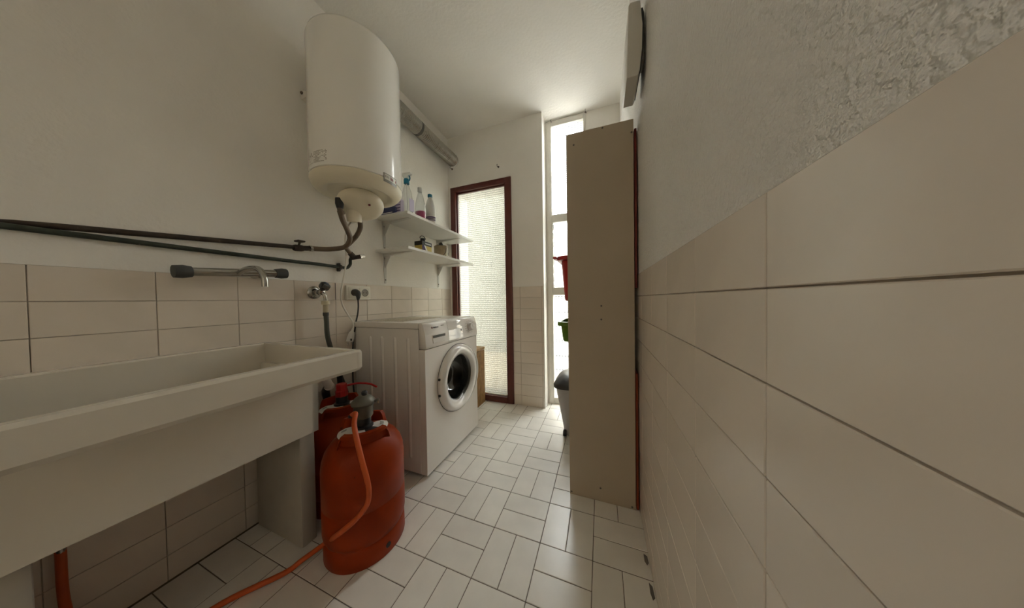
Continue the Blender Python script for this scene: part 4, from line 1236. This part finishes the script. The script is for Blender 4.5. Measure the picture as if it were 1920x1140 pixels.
for k in range(n):
    x_ = hx0 + (hx1 - hx0) * (k + 0.5) / n
    MB().box(x_ - 0.011, x_ + 0.011, hy0, hy0 + 0.006, 0.0, hz - 0.026, 0.002, 1).build('slat', m_bamboo, hm)

# ------------------------------------------------------------------ tall shelf cabinet against the right wall
CX0, CX1, CY0, CY1, CH = 1.292, 1.588, 1.212, 1.640, 1.775
cbn = thing('tall_cabinet', 'tall beige chipboard shelf cabinet side-on against the right wall', 'cabinet', ((CX0 + CX1) / 2, (CY0 + CY1) / 2, 0))
MB().box(CX0, CX1, CY0, CY0 + 0.016, 0.0, CH, 0.0012, 1).build('side_panel', m_chip, cbn)
MB().box(CX0, CX1, CY1 - 0.016, CY1, 0.0, CH, 0.0012, 1).build('side_panel', m_chip, cbn)
MB().box(CX1 - 0.005, CX1 - 0.001, CY0 + 0.016, CY1 - 0.016, 0.05, CH - 0.004).build('back_panel', m_chip, cbn)
for z_ in (0.04, 0.395, 0.728, 0.948, 1.33, CH - 0.022):
    MB().box(CX0 + 0.002, CX1 - 0.006, CY0 + 0.016, CY1 - 0.016, z_, z_ + 0.016).build('shelf_board', m_chip, cbn)
for u_, v_ in ((1075, 272), (1129, 239), (1190, 246.5), (1127, 573.5), (1127, 599), (1071, 921), (1125.5, 915.5), (1185, 951)):
    q = at(u_, v_, y=CY0)
    q.x = min(max(q.x, CX0 + 0.008), CX1 - 0.008); q.z = min(max(q.z, 0.008), CH - 0.008)
    MB().lathe([(0, 0.0012), (0.0042, 0.0008), (0.0048, -0.001)], (q.x, CY0, q.z), (0, -1, 0), n=10).build('screw', m_seam, cbn)
rb = MB().box(1.5915, 1.6005, CY0 + 0.006, CY1 - 0.05, 1.02, 1.735, 0.002, 1).build('leaning_board', m_redboard)
tag(rb, 'dark red board slid upright between the cabinet and the wall', 'board')
ob = MB().box(1.5912, 1.6008, CY0 + 0.004, CY1 - 0.09, 0.0, 0.63, 0.002, 1).build('leaning_board', m_orangeboard)
tag(ob, 'orange-red board low in the gap between cabinet and tiles', 'board')

# things on its shelves, sticking out past the front
rbk = thing('red_bucket', 'red plastic bucket sticking out of the cabinet shelf', 'bucket', (1.35, 1.43, 0.964))
MB().rounded(1.222, 1.50, 1.285, 1.585, 0.964, 1.203, 0.05, 0.036, open_top=True, lip=0.016).build('bucket_body', m_red, rbk, 40)
MB().box(1.205, 1.226, 1.29, 1.37, 1.190, 1.203, 0.004, 1).build('pouring_lip', m_red, rbk)
gtb = thing('green_tub', 'small green plastic tub sticking out of the cabinet shelf', 'tub', (1.35, 1.43, 0.744))
MB().rounded(1.222, 1.46, 1.29, 1.57, 0.744, 0.852, 0.03, 0.026, open_top=True, lip=0.014).build('tub_body', m_green, gtb, 40)
# waste bin on the floor between cabinet and window
bn = thing('waste_bin', 'grey waste bin with charcoal lid on the floor by the window', 'bin', (1.33, 1.82, 0))
MB().rounded(1.135, 1.50, 1.665, 1.975, 0.0, 0.365, 0.06, 0.055, open_top=False).build('bin_body', m_bin, bn, 40)
b = MB()
rows = []
for ins, z_ in ((-0.010, 0.352), (-0.012, 0.372), (-0.004, 0.384), (0.018, 0.408), (0.045, 0.428), (0.075, 0.436)):
    rr = 0.06
    ring_ = []
    for cx_, cy_, a in ((1.50 - ins - rr, 1.975 - ins - rr, 0), (1.135 + ins + rr, 1.975 - ins - rr, PI / 2), (1.135 + ins + rr, 1.665 + ins + rr, PI), (1.50 - ins - rr, 1.665 + ins + rr, 1.5 * PI)):
        for k in range(7):
            t = a + PI / 2 * k / 6
            ring_.append(b.bm.verts.new((cx_ + rr * math.cos(t), cy_ + rr * math.sin(t), z_)))
    rows.append(ring_)
for A_, B_ in zip(rows, rows[1:]):
    m_n = len(A_)
    for k in range(m_n):
        b.bm.faces.new((A_[k], A_[(k + 1) % m_n], B_[(k + 1) % m_n], B_[k]))
b.bm.faces.new(rows[0][::-1]); b.bm.faces.new(rows[-1])
b.build('lid', m_binlid, bn, 50)
MB().lathe([(0, -0.01), (0.022, -0.01), (0.022, 0.01), (0, 0.01)], (1.197, 1.72, 0.022), (1, 0, 0), n=16).build('wheel', m_black, bn, 40)

# ------------------------------------------------------------------ slim box high on the right wall
wx = thing('wall_box', 'slim pale grey box mounted high on the right wall above the cabinet', 'wall box', (1.56, 1.07, 1.80))
by0, by1, bz0, bz1 = 1.0, 1.15, 1.787, 2.056
MB().prism([(1.541, bz0), (1.578, bz0), (1.584, bz0 + 0.012), (1.592, bz0 + 0.09), (1.594, bz1 - 0.09), (1.588, bz1 - 0.004), (1.556, bz1), (1.549, bz1 - 0.008)], by0, by1, 'y', 0.003, 2).build('housing', m_wallbox, wx, 40)
MB().prism([(1.580, bz0 + 0.02), (1.587, bz0 + 0.015), (1.5975, bz0 + 0.09), (1.601, bz0 + 0.16), (1.600, bz1 - 0.05), (1.596, bz1 - 0.03), (1.585, bz1 - 0.03)], by0 + 0.004, by1 - 0.006, 'y').build('gap_filler', m_black, wx)  # black filler standing in for the dark gap behind the housing
MB().box(1.588, W + 0.002, by0 + 0.05, by1 - 0.04, 1.88, 1.98).build('wall_plate', m_wallbox, wx)


# ------------------------------------------------------------------ screw hooks left from curtain wires
def hook(name, p, d, label):
    h = thing(name, label, 'hook', p, 'old curtain hooks')
    d = Vector(d).normalized()
    p = Vector(p)
    MB().lathe([(0, 0), (0.009, 0), (0.009, 0.003), (0.003, 0.005), (0.003, 0.02)], p, d, n=12).build('rose', m_rust, h, 40)
    side = Vector((1, 0, 0))
    up = d.cross(side) * -1
    pts = [p + d * 0.018 + (d * (0.010 - 0.010 * math.cos(a)) + Vector((0, 0, -1)) * 0 + up * (0.010 * math.sin(a))) for a in [2 * PI * k / 10 * 0.85 for k in range(11)]]
    MB().tube(pts, 0.0022, n=6, res=2).build('open_eye', m_steel, h, 60)


hook('screw_hook', (0.052, D, 2.30), (0, -1, 0), 'small metal screw hook above the left corner of the door')
hook('screw_hook', (0.557, D, 2.22), (0, -1, 0), 'small metal screw hook above the right half of the door')
hook('screw_hook', (1.034, YW, 2.594), (0, -1, 0), 'rusty screw hook above the left side of the tall window')
hook('screw_hook', (1.333, YW, 2.605), (0, -1, 0), 'rusty screw hook above the right side of the tall window')
